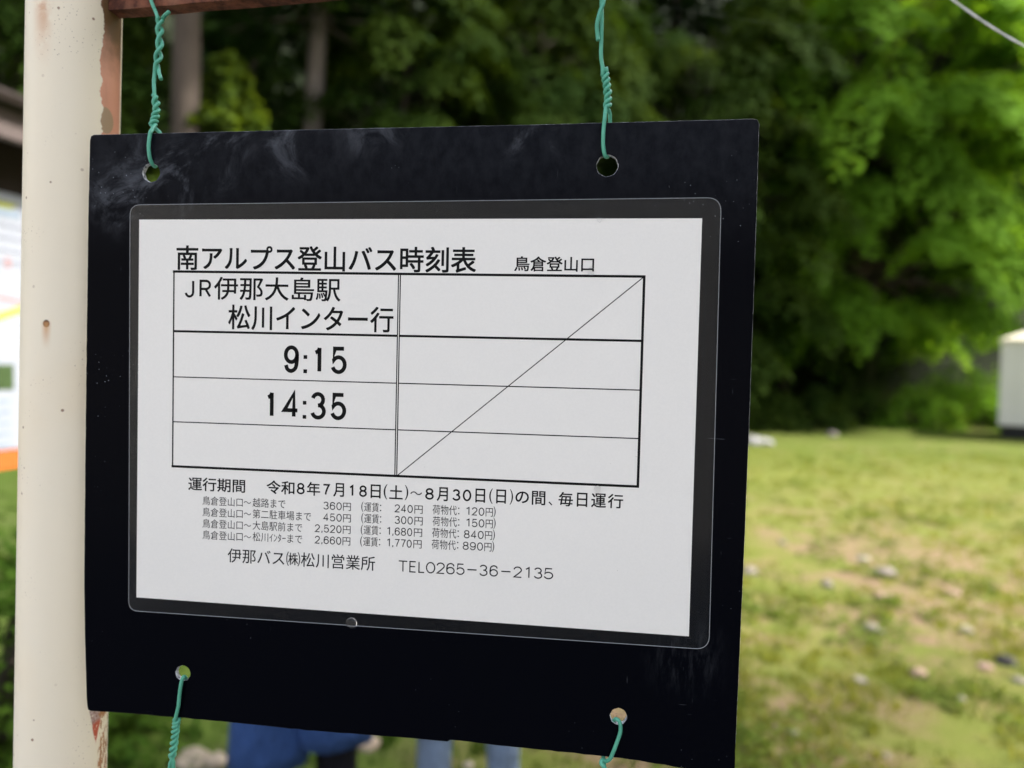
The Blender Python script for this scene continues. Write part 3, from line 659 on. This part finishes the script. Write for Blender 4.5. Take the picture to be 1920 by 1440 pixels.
for i, a in enumerate([
    (1660, 1067, 46, GR, 'wide grey stone, the largest one in the middle of the meadow', .5), (1551, 1091, 26, GR, 'small grey stone just left of the wide grey stone', .6),
    (1654, 1113, 30, PK, 'pinkish stone right below the wide grey stone', .55), (1637, 1171, 42, GR, 'grey stone with a pale top, halfway down the meadow', .45),
    (1811, 1177, 28, PL, 'pale whitish stone near the right edge of the meadow', .6), (1887, 1234, 36, DK, 'dark slate stone at the right edge of the meadow', .65),
    (1848, 1243, 32, PK, 'flat pinkish stone beside the dark slate stone', .4), (1911, 1272, 26, PL, 'pale stone cut by the right frame edge below the dark stone', .55),
    (1723, 1257, 40, PK, 'rounded pink stone half sunk in bare soil', .55), (1612, 1273, 28, PL, 'pale rounded stone beside a bright green tuft', .65),
    (1803, 1308, 22, PL, 'small bright stone among weeds below the pink stone', .6), (1486, 1372, 26, PL, 'pale pinkish stone low in the meadow close to the black board', .7),
    (1454, 1360, 20, PK, 'little pink stone touching the board edge on its left', .7), (1407, 1067, 30, PL, 'pale stone half hidden by the right edge of the board', .6),
    (1467, 1015, 16, GR, 'tiny grey stone in the green upper left of the meadow', .6), (1618, 1042, 26, PL, 'flat pale stone above the wide grey stone', .35),
    (1790, 1105, 30, PK, 'flat tan stone in the dry patch on the right', .3), (1662, 1415, 18, GR, 'small grey stone at the bottom of the meadow', .6),
    (362, 1410, 78, (.25, .215, .165), 'long pale stone tilted on the grass left of the blue shorts', .45), (402, 1424, 50, (.26, .22, .17), 'buff stone touching the left leg of the blue shorts', .7),
    (690, 1386, 50, (.36, .29, .22), 'cream stone between the blue shorts and the jeans', .6), (878, 1432, 22, PL, 'small pale stone between the two jean legs', .6)]):
    stone(*a[:6], seed=i+1, rot=i*1.7)
for i, (px, py, wp_, lb) in enumerate([(1412, 822, 44, 'white boulder at the forest foot beside the board edge'), (1437, 826, 30, 'smaller white boulder right of its larger neighbour'), (1560, 812, 22, 'faint grey boulder at the foot of the bushes'), (1685, 778, 20, 'tan boulder under the rounded bush')]):
    o = stone(px, py, wp_, (.27, .265, .265) if i < 2 else (.30, .26, .24), lb, .6, seed=40+i); o['category'] = 'boulder'; o.name = 'boulder'; o['group'] = 'boulders at the forest edge'

# ------------------------------------------------------------------ grass and weeds
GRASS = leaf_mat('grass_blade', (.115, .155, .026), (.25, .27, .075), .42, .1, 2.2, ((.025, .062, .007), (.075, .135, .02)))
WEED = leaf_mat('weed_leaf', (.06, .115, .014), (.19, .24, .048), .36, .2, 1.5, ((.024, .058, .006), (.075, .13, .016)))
def ground_pts(n, xr, yr):                            # random pixels of the visible ground -> ground points, kept even in metres
    px = rng.uniform(*xr, n); d = rng.uniform(0, 1, n)**1.7; out = np.empty((n, 2))
    y0, y1 = 2.0, 12.5; Yd = y0 + (y1-y0)*d
    for i in range(n):
        r = ray(px[i], 700); out[i] = (CAM.x + r.x*Yd[i], CAM.y + r.y*Yd[i])
    return out
nt_ = 5200; ctr2 = np.concatenate([ground_pts(2600, (1330, 2000), None), ground_pts(1000, (-60, 1330), None)])
keep = [i for i, (x, y) in enumerate(ctr2) if noise.noise((x*.8, y*.8, 5)) + .5*noise.noise((x*2.9, y*2.9, 1)) > -.22 + .5*rng.random()-.25]
ctr2 = ctr2[keep]
V = []; rn = []
for x, y in ctr2:
    k = rng.integers(8, 22); sp = rng.uniform(.02, .09); hh = rng.uniform(.012, .042); tone = rng.random()
    a = rng.uniform(0, 2*np.pi, k); rad = sp*np.sqrt(rng.random(k)); bx, by = x+np.cos(a)*rad, y+np.sin(a)*rad
    h = hh*rng.uniform(.5, 1.3, k); ln_ = rng.uniform(.1, .9, k)*h; az = rng.uniform(0, 2*np.pi, k); wd = rng.uniform(.003, .007, k)
    q = np.zeros((k, 4, 3)); px_, py_ = -np.sin(az)*wd, np.cos(az)*wd
    q[:, 0] = np.stack([bx-px_, by-py_, 0*h], 1); q[:, 1] = np.stack([bx+px_, by+py_, 0*h], 1)
    q[:, 2] = np.stack([bx+px_*.3+np.cos(az)*ln_, by+py_*.3+np.sin(az)*ln_, h], 1); q[:, 3] = np.stack([bx-px_*.3+np.cos(az)*ln_, by-py_*.3+np.sin(az)*ln_, h], 1)
    V.append(q); rn.append(np.clip(tone*.7+.3*rng.random(k), 0, 1))
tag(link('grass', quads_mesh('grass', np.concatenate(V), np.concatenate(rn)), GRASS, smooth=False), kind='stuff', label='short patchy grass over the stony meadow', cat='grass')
wc = np.concatenate([ground_pts(900, (1330, 2000), None), ground_pts(350, (-60, 1330), None)]); PP = []; NN = []; rn = []
for x, y in wc:
    if noise.noise((x*1.1, y*1.1, 9)) < -.05: continue
    k = rng.integers(10, 40); sp = rng.uniform(.04, .14); a = rng.uniform(0, 2*np.pi, k); rad = sp*np.sqrt(rng.random(k))
    PP.append(np.stack([x+np.cos(a)*rad, y+np.sin(a)*rad, rng.uniform(.015, .07, k)*(1.15-rad/sp)], 1)); NN.append(rng.normal(0, .45, (k, 3))+np.array([0, 0, 1])); rn.append(np.full(k, rng.random())*.6+.4*rng.random(k))
PP = np.concatenate(PP); NN = np.concatenate(NN)
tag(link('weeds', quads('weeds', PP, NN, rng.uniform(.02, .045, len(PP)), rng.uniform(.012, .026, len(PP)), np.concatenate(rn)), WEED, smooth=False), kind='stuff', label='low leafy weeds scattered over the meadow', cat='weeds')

# ------------------------------------------------------------------ trees and shrubs
BARK = NM('bark'); bn = BARK.noise(7, 6, .65, co=BARK.mapped((1, 1, .25))); BARK.set(BARK.mix(bn, (.030, .023, .018), (.105, .084, .068)), .9, .15); BARK.bump(bn, .8, .02); BARK = BARK.m
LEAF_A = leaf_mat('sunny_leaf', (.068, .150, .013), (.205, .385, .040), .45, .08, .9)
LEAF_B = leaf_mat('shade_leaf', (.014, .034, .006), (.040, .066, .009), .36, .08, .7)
NEEDLE = leaf_mat('needle', (.009, .025, .008), (.022, .045, .011), .20, .08, .7)
NEEDLE2 = leaf_mat('young_needle', (.045, .085, .014), (.105, .155, .022), .35, .2, 1.5)
def boughs(cs, rs, n_per, droop=.5, thick=.10, out_from=None):
    PP = []; NN = []; rn = []
    for c, r in zip(cs, rs):
        k = int(n_per*(r/.8)**2*rng.uniform(.7, 1.2)); a = rng.uniform(0, 2*np.pi, k); q = r*np.sqrt(rng.random(k))*(1+.30*np.sin(a*2+rng.uniform(0, 6))+.22*np.sin(a*5+rng.uniform(0, 6)))
        dx, dy = np.cos(a)*q, np.sin(a)*q*rng.uniform(.6, 1); rot = rng.uniform(0, 6.28); dx, dy = dx*math.cos(rot)-dy*math.sin(rot), dx*math.sin(rot)+dy*math.cos(rot)
        o = np.array(c[:2]) - (out_from[:2] if out_from is not None else np.zeros(2)); L = np.linalg.norm(o)+1e-6; o = o/L
        out = dx*o[0]+dy*o[1]; dz = -droop*(q**2)/r - .38*out*(1 if out_from is not None else 0) + rng.normal(0, thick, k)
        PP.append(np.stack([c[0]+dx, c[1]+dy, c[2]+dz], 1))
        nrm = np.stack([dx*2*droop/r + .38*o[0], dy*2*droop/r + .38*o[1], np.ones(k)], 1) + rng.normal(0, .33, (k, 3)); NN.append(nrm)
        rn.append(np.clip(rng.random()*.6 + .4*rng.random(k), 0, 1))
    return np.concatenate(PP), np.concatenate(NN), np.concatenate(rn)
def limbs(mb, base, cs, r0, top):
    for c in cs:
        c = Vector(c); st = Vector((base[0]+(top[0]-base[0])*.5, base[1]+(top[1]-base[1])*.5, 0)); f = min(.92, max(.25, (c.z-.9)/max(top[2], 1))); s = Vector((base[0]+(top[0]-base[0])*f, base[1]+(top[1]-base[1])*f, top[2]*f))
        mid = s.lerp(c, .55)+Vector((0, 0, .25)); mb.tube(cr([s, mid, c+Vector((0, 0, -.05))], 4), list(np.linspace(r0*.28*(1.1-f), .012, 9)), 6)
def broadleaf(name, H, R, zlow, nb, leaf, per=330, lsz=.13, lean=(0, 0), rb=(.55, 1.1), tr=.16, droop=.5, shell=.5):
    cs = []; rs = []
    for i in range(nb):
        t = (i+.5)/nb; z = zlow + (H-zlow)*t; prof = math.sin(math.pi*min(1, .12+.86*(1-abs(2*t-.75)/1.4)**1.0))**.8 if 0 < t < 1 else 0
        prof = (1-((t-.46)/.62)**2); prof = max(.12, prof)**.6
        a = rng.uniform(0, 2*np.pi); q = R*prof*(shell+(1-shell)*math.sqrt(rng.random())); cs.append((lean[0]*t+math.cos(a)*q, lean[1]*t+math.sin(a)*q, z+rng.normal(0, .25))); rs.append(rng.uniform(*rb)*(.7+.4*prof))
    PP, NN, rn = boughs(cs, rs, per, droop, .09, np.array([lean[0]*.5, lean[1]*.5]))
    crown = quads(name+'_crown', PP, NN, lsz*rng.uniform(.7, 1.3, len(PP)), lsz*.6*rng.uniform(.7, 1.3, len(PP)), rn); crown.materials.append(leaf)
    mb = MB(); top = (lean[0]*.9, lean[1]*.9, H*.93)
    pts = cr([(0, 0, -.3), (.0, 0, .4), (lean[0]*.3+.1, lean[1]*.3, H*.3), (lean[0]*.6-.1, lean[1]*.6+.1, H*.6), top], 6)
    mb.tube(pts, [tr*(1.35 if i < 2 else 1)*(1-.9*i/len(pts)) for i in range(len(pts))], 12); limbs(mb, (0, 0, 0), cs, tr, top)
    tm = mb.mesh(name+'_trunk'); tm.materials.append(BARK); tm.polygons.foreach_set('use_smooth', [True]*len(tm.polygons))
    return tm, crown
def conifer(name, H, R, zlow, whorls, leaf, tr=.2, per=46, ln=.34, wd=.10):
    mb = MB(); mb.tube([(0, 0, -.4), (0, 0, .3), (.03, .02, H*.4), (-.02, .03, H*.75), (0, 0, H)], [tr*1.35, tr, tr*.75, tr*.4, .02], 12)
    PP = []; NN = []; rn = []
    for i in range(whorls):
        t = i/whorls; z = zlow+(H-zlow)*t; k = rng.integers(4, 7); a0 = rng.uniform(0, 6.28)
        for j in range(k):
            a = a0+j*2*math.pi/k+rng.normal(0, .2); L = R*(1-t)**.8*rng.uniform(.65, 1.1)+.15; up = rng.uniform(.0, .25)
            d = np.array([math.cos(a), math.sin(a)]); m = int(per*(L/1.6)**1.2)+8; s = np.sqrt(rng.random(m)); lat = rng.normal(0, .17, m)*L*s*(1.15-s)*2.2
            zz = z + up*L*s - .42*L*s**2 + rng.normal(0, .05, m) - abs(lat)*.35
            PP.append(np.stack([d[0]*L*s - d[1]*lat, d[1]*L*s + d[0]*lat, zz], 1)); NN.append(np.stack([d[0]*.45*s, d[1]*.45*s, np.ones(m)], 1)+rng.normal(0, .45, (m, 3))); rn.append(np.clip(rng.random()*.5+.5*rng.random(m), 0, 1))
            p = [Vector((0, 0, z)), Vector((d[0]*L*.5, d[1]*L*.5, z+up*L*.5-.42*L*.25)), Vector((d[0]*L*.95, d[1]*L*.95, z+up*L*.95-.42*L*.9))]
            mb.tube(p, [tr*.16*(1-t)+.012, .012, .005], 5)
    PP = np.concatenate(PP); NN = np.concatenate(NN); crown = quads(name+'_crown', PP, NN, ln*rng.uniform(.6, 1.3, len(PP)), wd*rng.uniform(.7, 1.4, len(PP)), np.concatenate(rn)); crown.materials.append(leaf)
    tm = mb.mesh(name+'_trunk'); tm.materials.append(BARK); tm.polygons.foreach_set('use_smooth', [True]*len(tm.polygons))
    return tm, crown
def plant(kind, meshes, x, y, label, cat, rz=0, sc=1.0, group=None, z=None, tilt=0):
    e = empty(kind, (x, y, hz(x, y) if z is None else z), rz, label=label, cat=cat, group=group); e.scale = (sc,)*3; e.rotation_euler.y = tilt
    for nm, me in zip(('trunk', 'crown') if kind != 'shrub' else ('stem', 'foliage'), meshes):
        o = bpy.data.objects.new(nm, me); C.objects.link(o); o.parent = e
    return e
def PX(px, d): p = P(px, 671, d); return p.x, p.y

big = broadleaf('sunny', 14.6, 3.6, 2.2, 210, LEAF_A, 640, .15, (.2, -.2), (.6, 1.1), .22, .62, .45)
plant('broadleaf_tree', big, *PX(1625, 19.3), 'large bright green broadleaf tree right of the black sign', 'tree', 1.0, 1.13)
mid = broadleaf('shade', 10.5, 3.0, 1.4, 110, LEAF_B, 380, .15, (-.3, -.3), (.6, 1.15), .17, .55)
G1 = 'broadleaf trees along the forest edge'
plant('broadleaf_tree', mid, 6.3, -.35, 'unseen broadleaf tree added beside the sign to shade it', 'tree', 1.1, 1.16)  # out-of-view tree added to shade post, sign and near ground
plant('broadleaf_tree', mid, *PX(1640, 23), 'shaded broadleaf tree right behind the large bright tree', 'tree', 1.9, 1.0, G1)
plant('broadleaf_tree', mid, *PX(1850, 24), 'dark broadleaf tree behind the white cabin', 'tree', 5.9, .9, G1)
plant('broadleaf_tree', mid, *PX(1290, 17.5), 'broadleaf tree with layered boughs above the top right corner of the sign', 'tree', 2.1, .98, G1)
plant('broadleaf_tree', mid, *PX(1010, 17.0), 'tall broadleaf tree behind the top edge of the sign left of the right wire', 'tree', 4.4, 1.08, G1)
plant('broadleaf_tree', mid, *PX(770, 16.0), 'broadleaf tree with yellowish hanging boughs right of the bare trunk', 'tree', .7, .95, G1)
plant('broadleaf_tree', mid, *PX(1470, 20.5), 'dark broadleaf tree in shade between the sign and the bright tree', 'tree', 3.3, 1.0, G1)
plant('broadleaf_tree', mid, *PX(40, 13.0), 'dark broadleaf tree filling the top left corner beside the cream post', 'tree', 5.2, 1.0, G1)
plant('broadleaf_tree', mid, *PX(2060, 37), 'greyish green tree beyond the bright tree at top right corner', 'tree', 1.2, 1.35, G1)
bare = conifer('bare', 21, 2.7, 8.6, 34, NEEDLE, .235, 60)
con = conifer('con', 19, 2.7, 2.6, 46, NEEDLE, .235, 60)
G2 = 'tall dark conifers behind the clearing'
BARK2 = NM('pale_bark'); bn2 = BARK2.noise(7, 6, .65, co=BARK2.mapped((1, 1, .25))); BARK2.set(BARK2.mix(bn2, (.085, .070, .058), (.235, .205, .18)), .9, .15)
bare2 = (bare[0].copy(), bare[1]); bare2[0].materials[0] = BARK2.m
plant('conifer_tree', bare2, *PX(556, 14.2), 'tall conifer with slim bare grey trunk above the sign', 'tree', 0, .95, G2, tilt=R_(2.6))
plant('conifer_tree', bare, *PX(338, 11.6), 'tall conifer with broad brown trunk behind the upper left wire', 'tree', 0, 1.1, G2, tilt=R_(.6))
for i, (px, d, sc) in enumerate([(180, 18, 1), (470, 19, .95), (690, 20, 1.05), (860, 18.5, .9), (960, 22, 1.05), (1130, 20.5, 1), (1250, 24, 1.1), (1400, 22.5, 1.0), (1560, 24, 1.05), (1700, 25, 1.0), (1830, 38, .95), (1960, 41, 1.1), (420, 24, 1.1), (60, 20, 1.1), (620, 26, 1.0), (1080, 27, 1.0), (1620, 27, 1.0), (1760, 31, 1.0), (1500, 30, 1.1), (2010, 33, 1.0), (1890, 44, 1.1)]):
    plant('conifer_tree', con, *PX(px, d), 'dark conifer standing in the shaded forest behind the clearing', 'tree', i*1.3, sc, 'dark conifers in the shaded forest')
yc = conifer('young', 6.6, 2.3, .6, 34, NEEDLE2, .07, 90, .26, .10)
plant('conifer_tree', yc, *PX(425, 12.0), 'young yellow green conifer with pointed top between the two bare trunks', 'tree', .5)
def shrub(R, H, nb, leaf, per=300, lsz=.09):
    cs = []; rs = []
    for i in range(nb):
        a = rng.uniform(0, 6.28); f = math.sqrt(rng.random()); q = R*f; cs.append((math.cos(a)*q, math.sin(a)*q, H*(1-.75*f*f)*rng.uniform(.45, 1))); rs.append(rng.uniform(.25, .45)*max(.6, R))
    PP, NN, rn = boughs(cs, rs, per, .7, .06, np.zeros(2)); PP[:, 2] = np.maximum(PP[:, 2], .02)
    fo = quads('shrub_foliage', PP, NN, lsz*rng.uniform(.7, 1.3, len(PP)), lsz*.6*rng.uniform(.7, 1.3, len(PP)), rn); fo.materials.append(leaf)
    mb = MB()
    for c in cs[::2]: mb.tube([(0, 0, -.1), (c[0]*.5, c[1]*.5, c[2]*.6), c], [.025, .015, .006], 6)
    st = mb.mesh('shrub_stem'); st.materials.append(BARK); return st, fo
s1 = shrub(1.1, 1.3, 34, LEAF_A, 420, .11); s2 = shrub(1.2, 1.5, 34, LEAF_B, 420, .11); G3 = 'bushes at the foot of the forest'
plant('shrub', s1, *PX(1722, 17.4), 'rounded bright green bush at the foot of the bright tree', 'bush', 0, .88, G3)
plant('shrub', s2, *PX(1500, 16.8), 'dark spreading bush left of the rounded bush in front of the shade', 'bush', 1, .85, G3)
plant('shrub', s2, *PX(1600, 18.0), 'low dark bush between the spreading bush and the rounded bush', 'bush', 2.5, .95, G3)
plant('shrub', s1, *PX(1795, 18.2), 'tall green bush just left of the white cabin', 'bush', 3.5, 1.25, G3)
plant('shrub', s1, *PX(1945, 19), 'green bush behind the white cabin', 'bush', 4.5, 1.4, G3)
plant('shrub', s2, *PX(1425, 16.6), 'dark bush beside the right edge of the sign behind white boulders', 'bush', 5.5, .9, G3)
LEAF_C = leaf_mat('hedge_leaf', (.022, .056, .008), (.058, .11, .014), .4, .08, 2.5)
s3 = shrub(.62, 1.06, 56, LEAF_C, 1000, .05)
plant('shrub', s3, *PX(-20, 2.75), 'leafy green bush under the orange strip of the notice board', 'bush', 0, 1.0)

# ------------------------------------------------------------------ people behind the sign
def skin_mesh(name, verts, edges, radii, root=0, sub=2):
    me = bpy.data.meshes.new(name); me.from_pydata(verts, edges, []); o = bpy.data.objects.new(name, me); C.objects.link(o)
    o.modifiers.new('Skin', 'SKIN')
    for i, r in enumerate(radii): 
        me.skin_vertices[0].data[i].radius = (r, r) if not hasattr(r, '__len__') else r
        me.skin_vertices[0].data[i].use_root = (i == root)
    ms = o.modifiers.new('Sub', 'SUBSURF'); ms.levels = ms.render_levels = sub
    out = bpy.data.meshes.new_from_object(o.evaluated_get(bpy.context.evaluated_depsgraph_get())); out.name = name
    bpy.data.objects.remove(o); bpy.data.meshes.remove(me); return out
SKINM = NM('skin'); SKINM.set(SKINM.mix(SKINM.noise(20), (.50, .30, .20), (.58, .37, .26)), .5, .3); SKINM = SKINM.m
FEAT = plain('dark_features', (.10, .03, .025), .5); HAIRM = plain('dark_hair', (.018, .013, .010), .5, .35, .4, 60); SHOE = plain('shoe_fabric', (.10, .10, .11), .7, .2, .3, 40)
def cloth(name, col, var=.25, sc=50): 
    m = NM(name); n = m.noise(sc, 5, .7); f = m.noise(7, 4); m.set(m.mix(m.math('ADD', m.math('MULTIPLY', n, .4), m.math('MULTIPLY', f, .6)), tuple(c*(1-var) for c in col), tuple(c*(1+var) for c in col)), .85, .15); m.bump(m.noise(16, 4, .6, co=m.mapped((1, 1, .5))), 1.0, .05); return m.m
def person(x, y, rz, h, label, legcol, topcol, shorts=None, stance=.11, fwd=(.0, .0)):
    k = h/1.70; e = empty('person', (x, y, 0), rz, label=label, cat='person')
    hip, knee, ank = .90*k, .48*k, .085*k
    # feet at (+-stance, fwd); the person faces +y in its own frame
    V = [(0, 0, .96*k), (0, .005, 1.12*k), (0, -.01, 1.28*k), (0, -.015, 1.40*k), (0, .0, 1.46*k), (0, .015, 1.53*k), (0, .02, 1.60*k), (0, .01, 1.665*k)]
    Rr = [(.135*k, .105*k), (.125*k, .095*k), (.15*k, .105*k), (.12*k, .085*k), (.055*k, .055*k), (.066*k, .078*k), (.076*k, .09*k), (.055*k, .065*k)]
    E = [(i, i+1) for i in range(7)]
    legs = []; hands = []
    for s in (-1, 1):
        fy = fwd[0] if s < 0 else fwd[1]; b = len(V)
        pts = [(s*.095*k, 0, .87*k), (s*(.095*k*.4+stance*.6), fy*.55+.02, knee), (s*stance, fy-.01, ank+.03), (s*stance*1.02, fy, .045), (s*stance*1.15, fy+.13, .035)]
        V += pts; Rr += [(.092*k, .095*k), (.056*k, .06*k), (.040*k, .042*k), (.042, .045), (.042, .026)]; E += [(0, b)] + [(b+i, b+i+1) for i in range(4)]; legs.append(pts)
        b = len(V); sh = (s*.18*k, -.015, 1.385*k); el = (s*.235*k, -.03, 1.10*k); wr = (s*.225*k, .07, .87*k); pm = (s*.215*k, .095, .80*k)
        V += [sh, el, wr, pm]; Rr += [.052*k, .040*k, .026*k, (.036*k, .017*k)]; E += [(3, b), (b, b+1), (b+1, b+2), (b+2, b+3)]
        for f in range(4):                            # four curled fingers of unequal length
            c = len(V); oy = (-.027+.018*f)*k; ll = (.062, .074, .070, .055)[f]*k
            V += [(s*.213*k, .095+oy, .765*k), (s*.205*k, .10+oy, .765*k-ll*.5), (s*.19*k, .102+oy, .765*k-ll*.92)]; Rr += [.0095*k, .0085*k, .0075*k]; E += [(b+3, c), (c, c+1), (c+1, c+2)]
        c = len(V); V += [(s*.205*k, .135, .805*k), (s*.195*k, .15, .765*k)]; Rr += [.0105*k, .0085*k]; E += [(b+3, c), (c, c+1)]
    bm_ = skin_mesh('body', V, E, Rr, 0, 2); link('body', bm_, SKINM, e)
    # face and hair
    mb = MB()
    def ell(mb, c, r, n=14):
        rr = []
        for i in range(1, n):
            t = math.pi*i/n; rr.append([Vector((c[0]+r[0]*math.sin(t)*math.cos(a), c[1]+r[1]*math.sin(t)*math.sin(a), c[2]-r[2]*math.cos(t))) for a in np.linspace(0, 2*math.pi, 18, endpoint=False)])
        mb.rings(rr)
    for nm, c, r, mt in [('ear', (s*.074*k, .01, 1.59*k), (.010*k, .020*k, .032*k), SKINM) for s in (-1, 1)] + [('nose', (0, .105*k, 1.585*k), (.013*k, .018*k, .024*k), SKINM)] + [('eye', (s*.031*k, .093*k, 1.612*k), (.011*k, .007*k, .006*k), FEAT) for s in (-1, 1)] + [('mouth', (0, .088*k, 1.548*k), (.024*k, .008*k, .005*k), FEAT)]:
        mb = MB(); ell(mb, c, r, 8); mb.build(nm, mt, e)
    mb = MB(); ell(mb, (0, -.012, 1.638*k), (.088*k, .098*k, .085*k)); ell(mb, (0, -.05*k, 1.58*k), (.080*k, .055*k, .09*k)); mb.build('hair', HAIRM, e)
    # trousers or leggings, shirt, shoes
    tv = [(0, 0, .97*k), (0, 0, .90*k)]; tr_ = [(.150*k, .120*k), (.155*k, .125*k)]; te = [(0, 1)]
    for i, pts in enumerate(legs):
        b = len(tv); s = -1 if i == 0 else 1; q = [pts[0], tuple((Vector(pts[0])*.5+Vector(pts[1])*.5)), pts[1], tuple((Vector(pts[1])*.5+Vector(pts[2])*.5)), (pts[2][0], pts[2][1], .10)]
        loose = 1.0
        tv += q; tr_ += [(.105*k, .11*k), (.085*k*loose, .09*k*loose), (.066*k*loose, .07*k*loose), (.058*k*loose, .063*k*loose), (.050*k*loose*1.06, .054*k*loose*1.06)]; te += [(1, b)] + [(b+j, b+j+1) for j in range(4)]
    link('leggings' if shorts else 'jeans', skin_mesh('t', tv, te, tr_, 0, 2), legcol, e)
    if shorts:
        mb = MB(); nseg = 28
        for i, pts in enumerate(legs):
            a = Vector(pts[0]); kn = Vector(pts[1]); s = -1 if i == 0 else 1; rr = []
            hem = kn.z + (-.085 if i == 0 else -.037)
            for z in np.linspace(.97*k, hem, 14):
                f = (.97*k-z)/(.97*k-hem); c = Vector((s*.085*k, 0, z)).lerp(Vector((kn.x, kn.y, z)), f); R0 = .105*k + .012*f
                rr.append([c + Vector((math.cos(t)*R0*(1+.06*math.sin(4*t+3*f)+.035*math.sin(9*t-4*f+i)), math.sin(t)*R0*1.08*(1+.05*math.cos(3*t+5*f)+.04*math.sin(7*t+3*f)), 0)) for t in np.linspace(0, 2*math.pi, nseg, endpoint=False)])
            last = rr[-1]; cc = sum(last, Vector())/nseg; rr.append([cc + (p-cc)*.95 for p in last]); rr.append([cc + (p-cc)*.93 + Vector((0, 0, .10)) for p in last]); mb.rings(rr)
        mb.build('shorts', shorts, e)
    sv = [(0, 0, .93*k), (0, .005, 1.12*k), (0, -.01, 1.28*k), (0, -.015, 1.40*k), (0, -.005, 1.44*k)]; sr = [(.165*k, .13*k), (.150*k, .118*k), (.172*k, .126*k), (.135*k, .10*k), (.07*k, .07*k)]; se = [(i, i+1) for i in range(4)]
    for s in (-1, 1):
        b = len(sv); sv += [(s*.18*k, -.015, 1.385*k), (s*.235*k, -.03, 1.10*k), (s*.226*k, .06, .895*k)]; sr += [.068*k, .054*k, .040*k]; se += [(3, b), (b, b+1), (b+1, b+2)]
    link('jacket', skin_mesh('j', sv, se, sr, 0, 2), topcol, e)
    for i, pts in enumerate(legs):
        mb = MB(); c = Vector(pts[3]); s = -1 if i == 0 else 1; d = Vector((s*.12, 1, 0)).normalized(); rr = []
        for t, wd_, hg in ((-.075, .028, .06), (-.06, .040, .085), (0, .044, .095), (.06, .047, .075), (.12, .050, .058), (.17, .042, .045), (.195, .02, .03)):
            p = Vector((c.x, c.y, 0)) + d*t; q = Vector((d.y, -d.x, 0))
            rr.append([p + q*(math.cos(a)*wd_) + Vector((0, 0, .004+hg*(.5+.5*math.sin(a)))) for a in np.linspace(0, 2*math.pi, 16, endpoint=False)])
        mb.rings(rr); mb.build('shoe', SHOE, e)
    return e
p1 = P(560, 671, 1.92); person(p1.x, p1.y, R_(-8), 1.66, 'person in wide blue knee shorts over black leggings behind the sign', cloth('black_leggings', (.008, .008, .012), .3), cloth('grey_jacket', (.12, .13, .15)), cloth('blue_shorts', (.030, .068, .19), .3, 30), .070, (-.03, .12))
p2 = P(892, 671, 2.22); person(p2.x, p2.y, R_(12), 1.68, 'person in faded light blue jeans standing behind the sign', cloth('faded_denim', (.19, .255, .37), .45, 25), cloth('olive_jacket', (.08, .09, .05)), None, .115, (.0, .04))
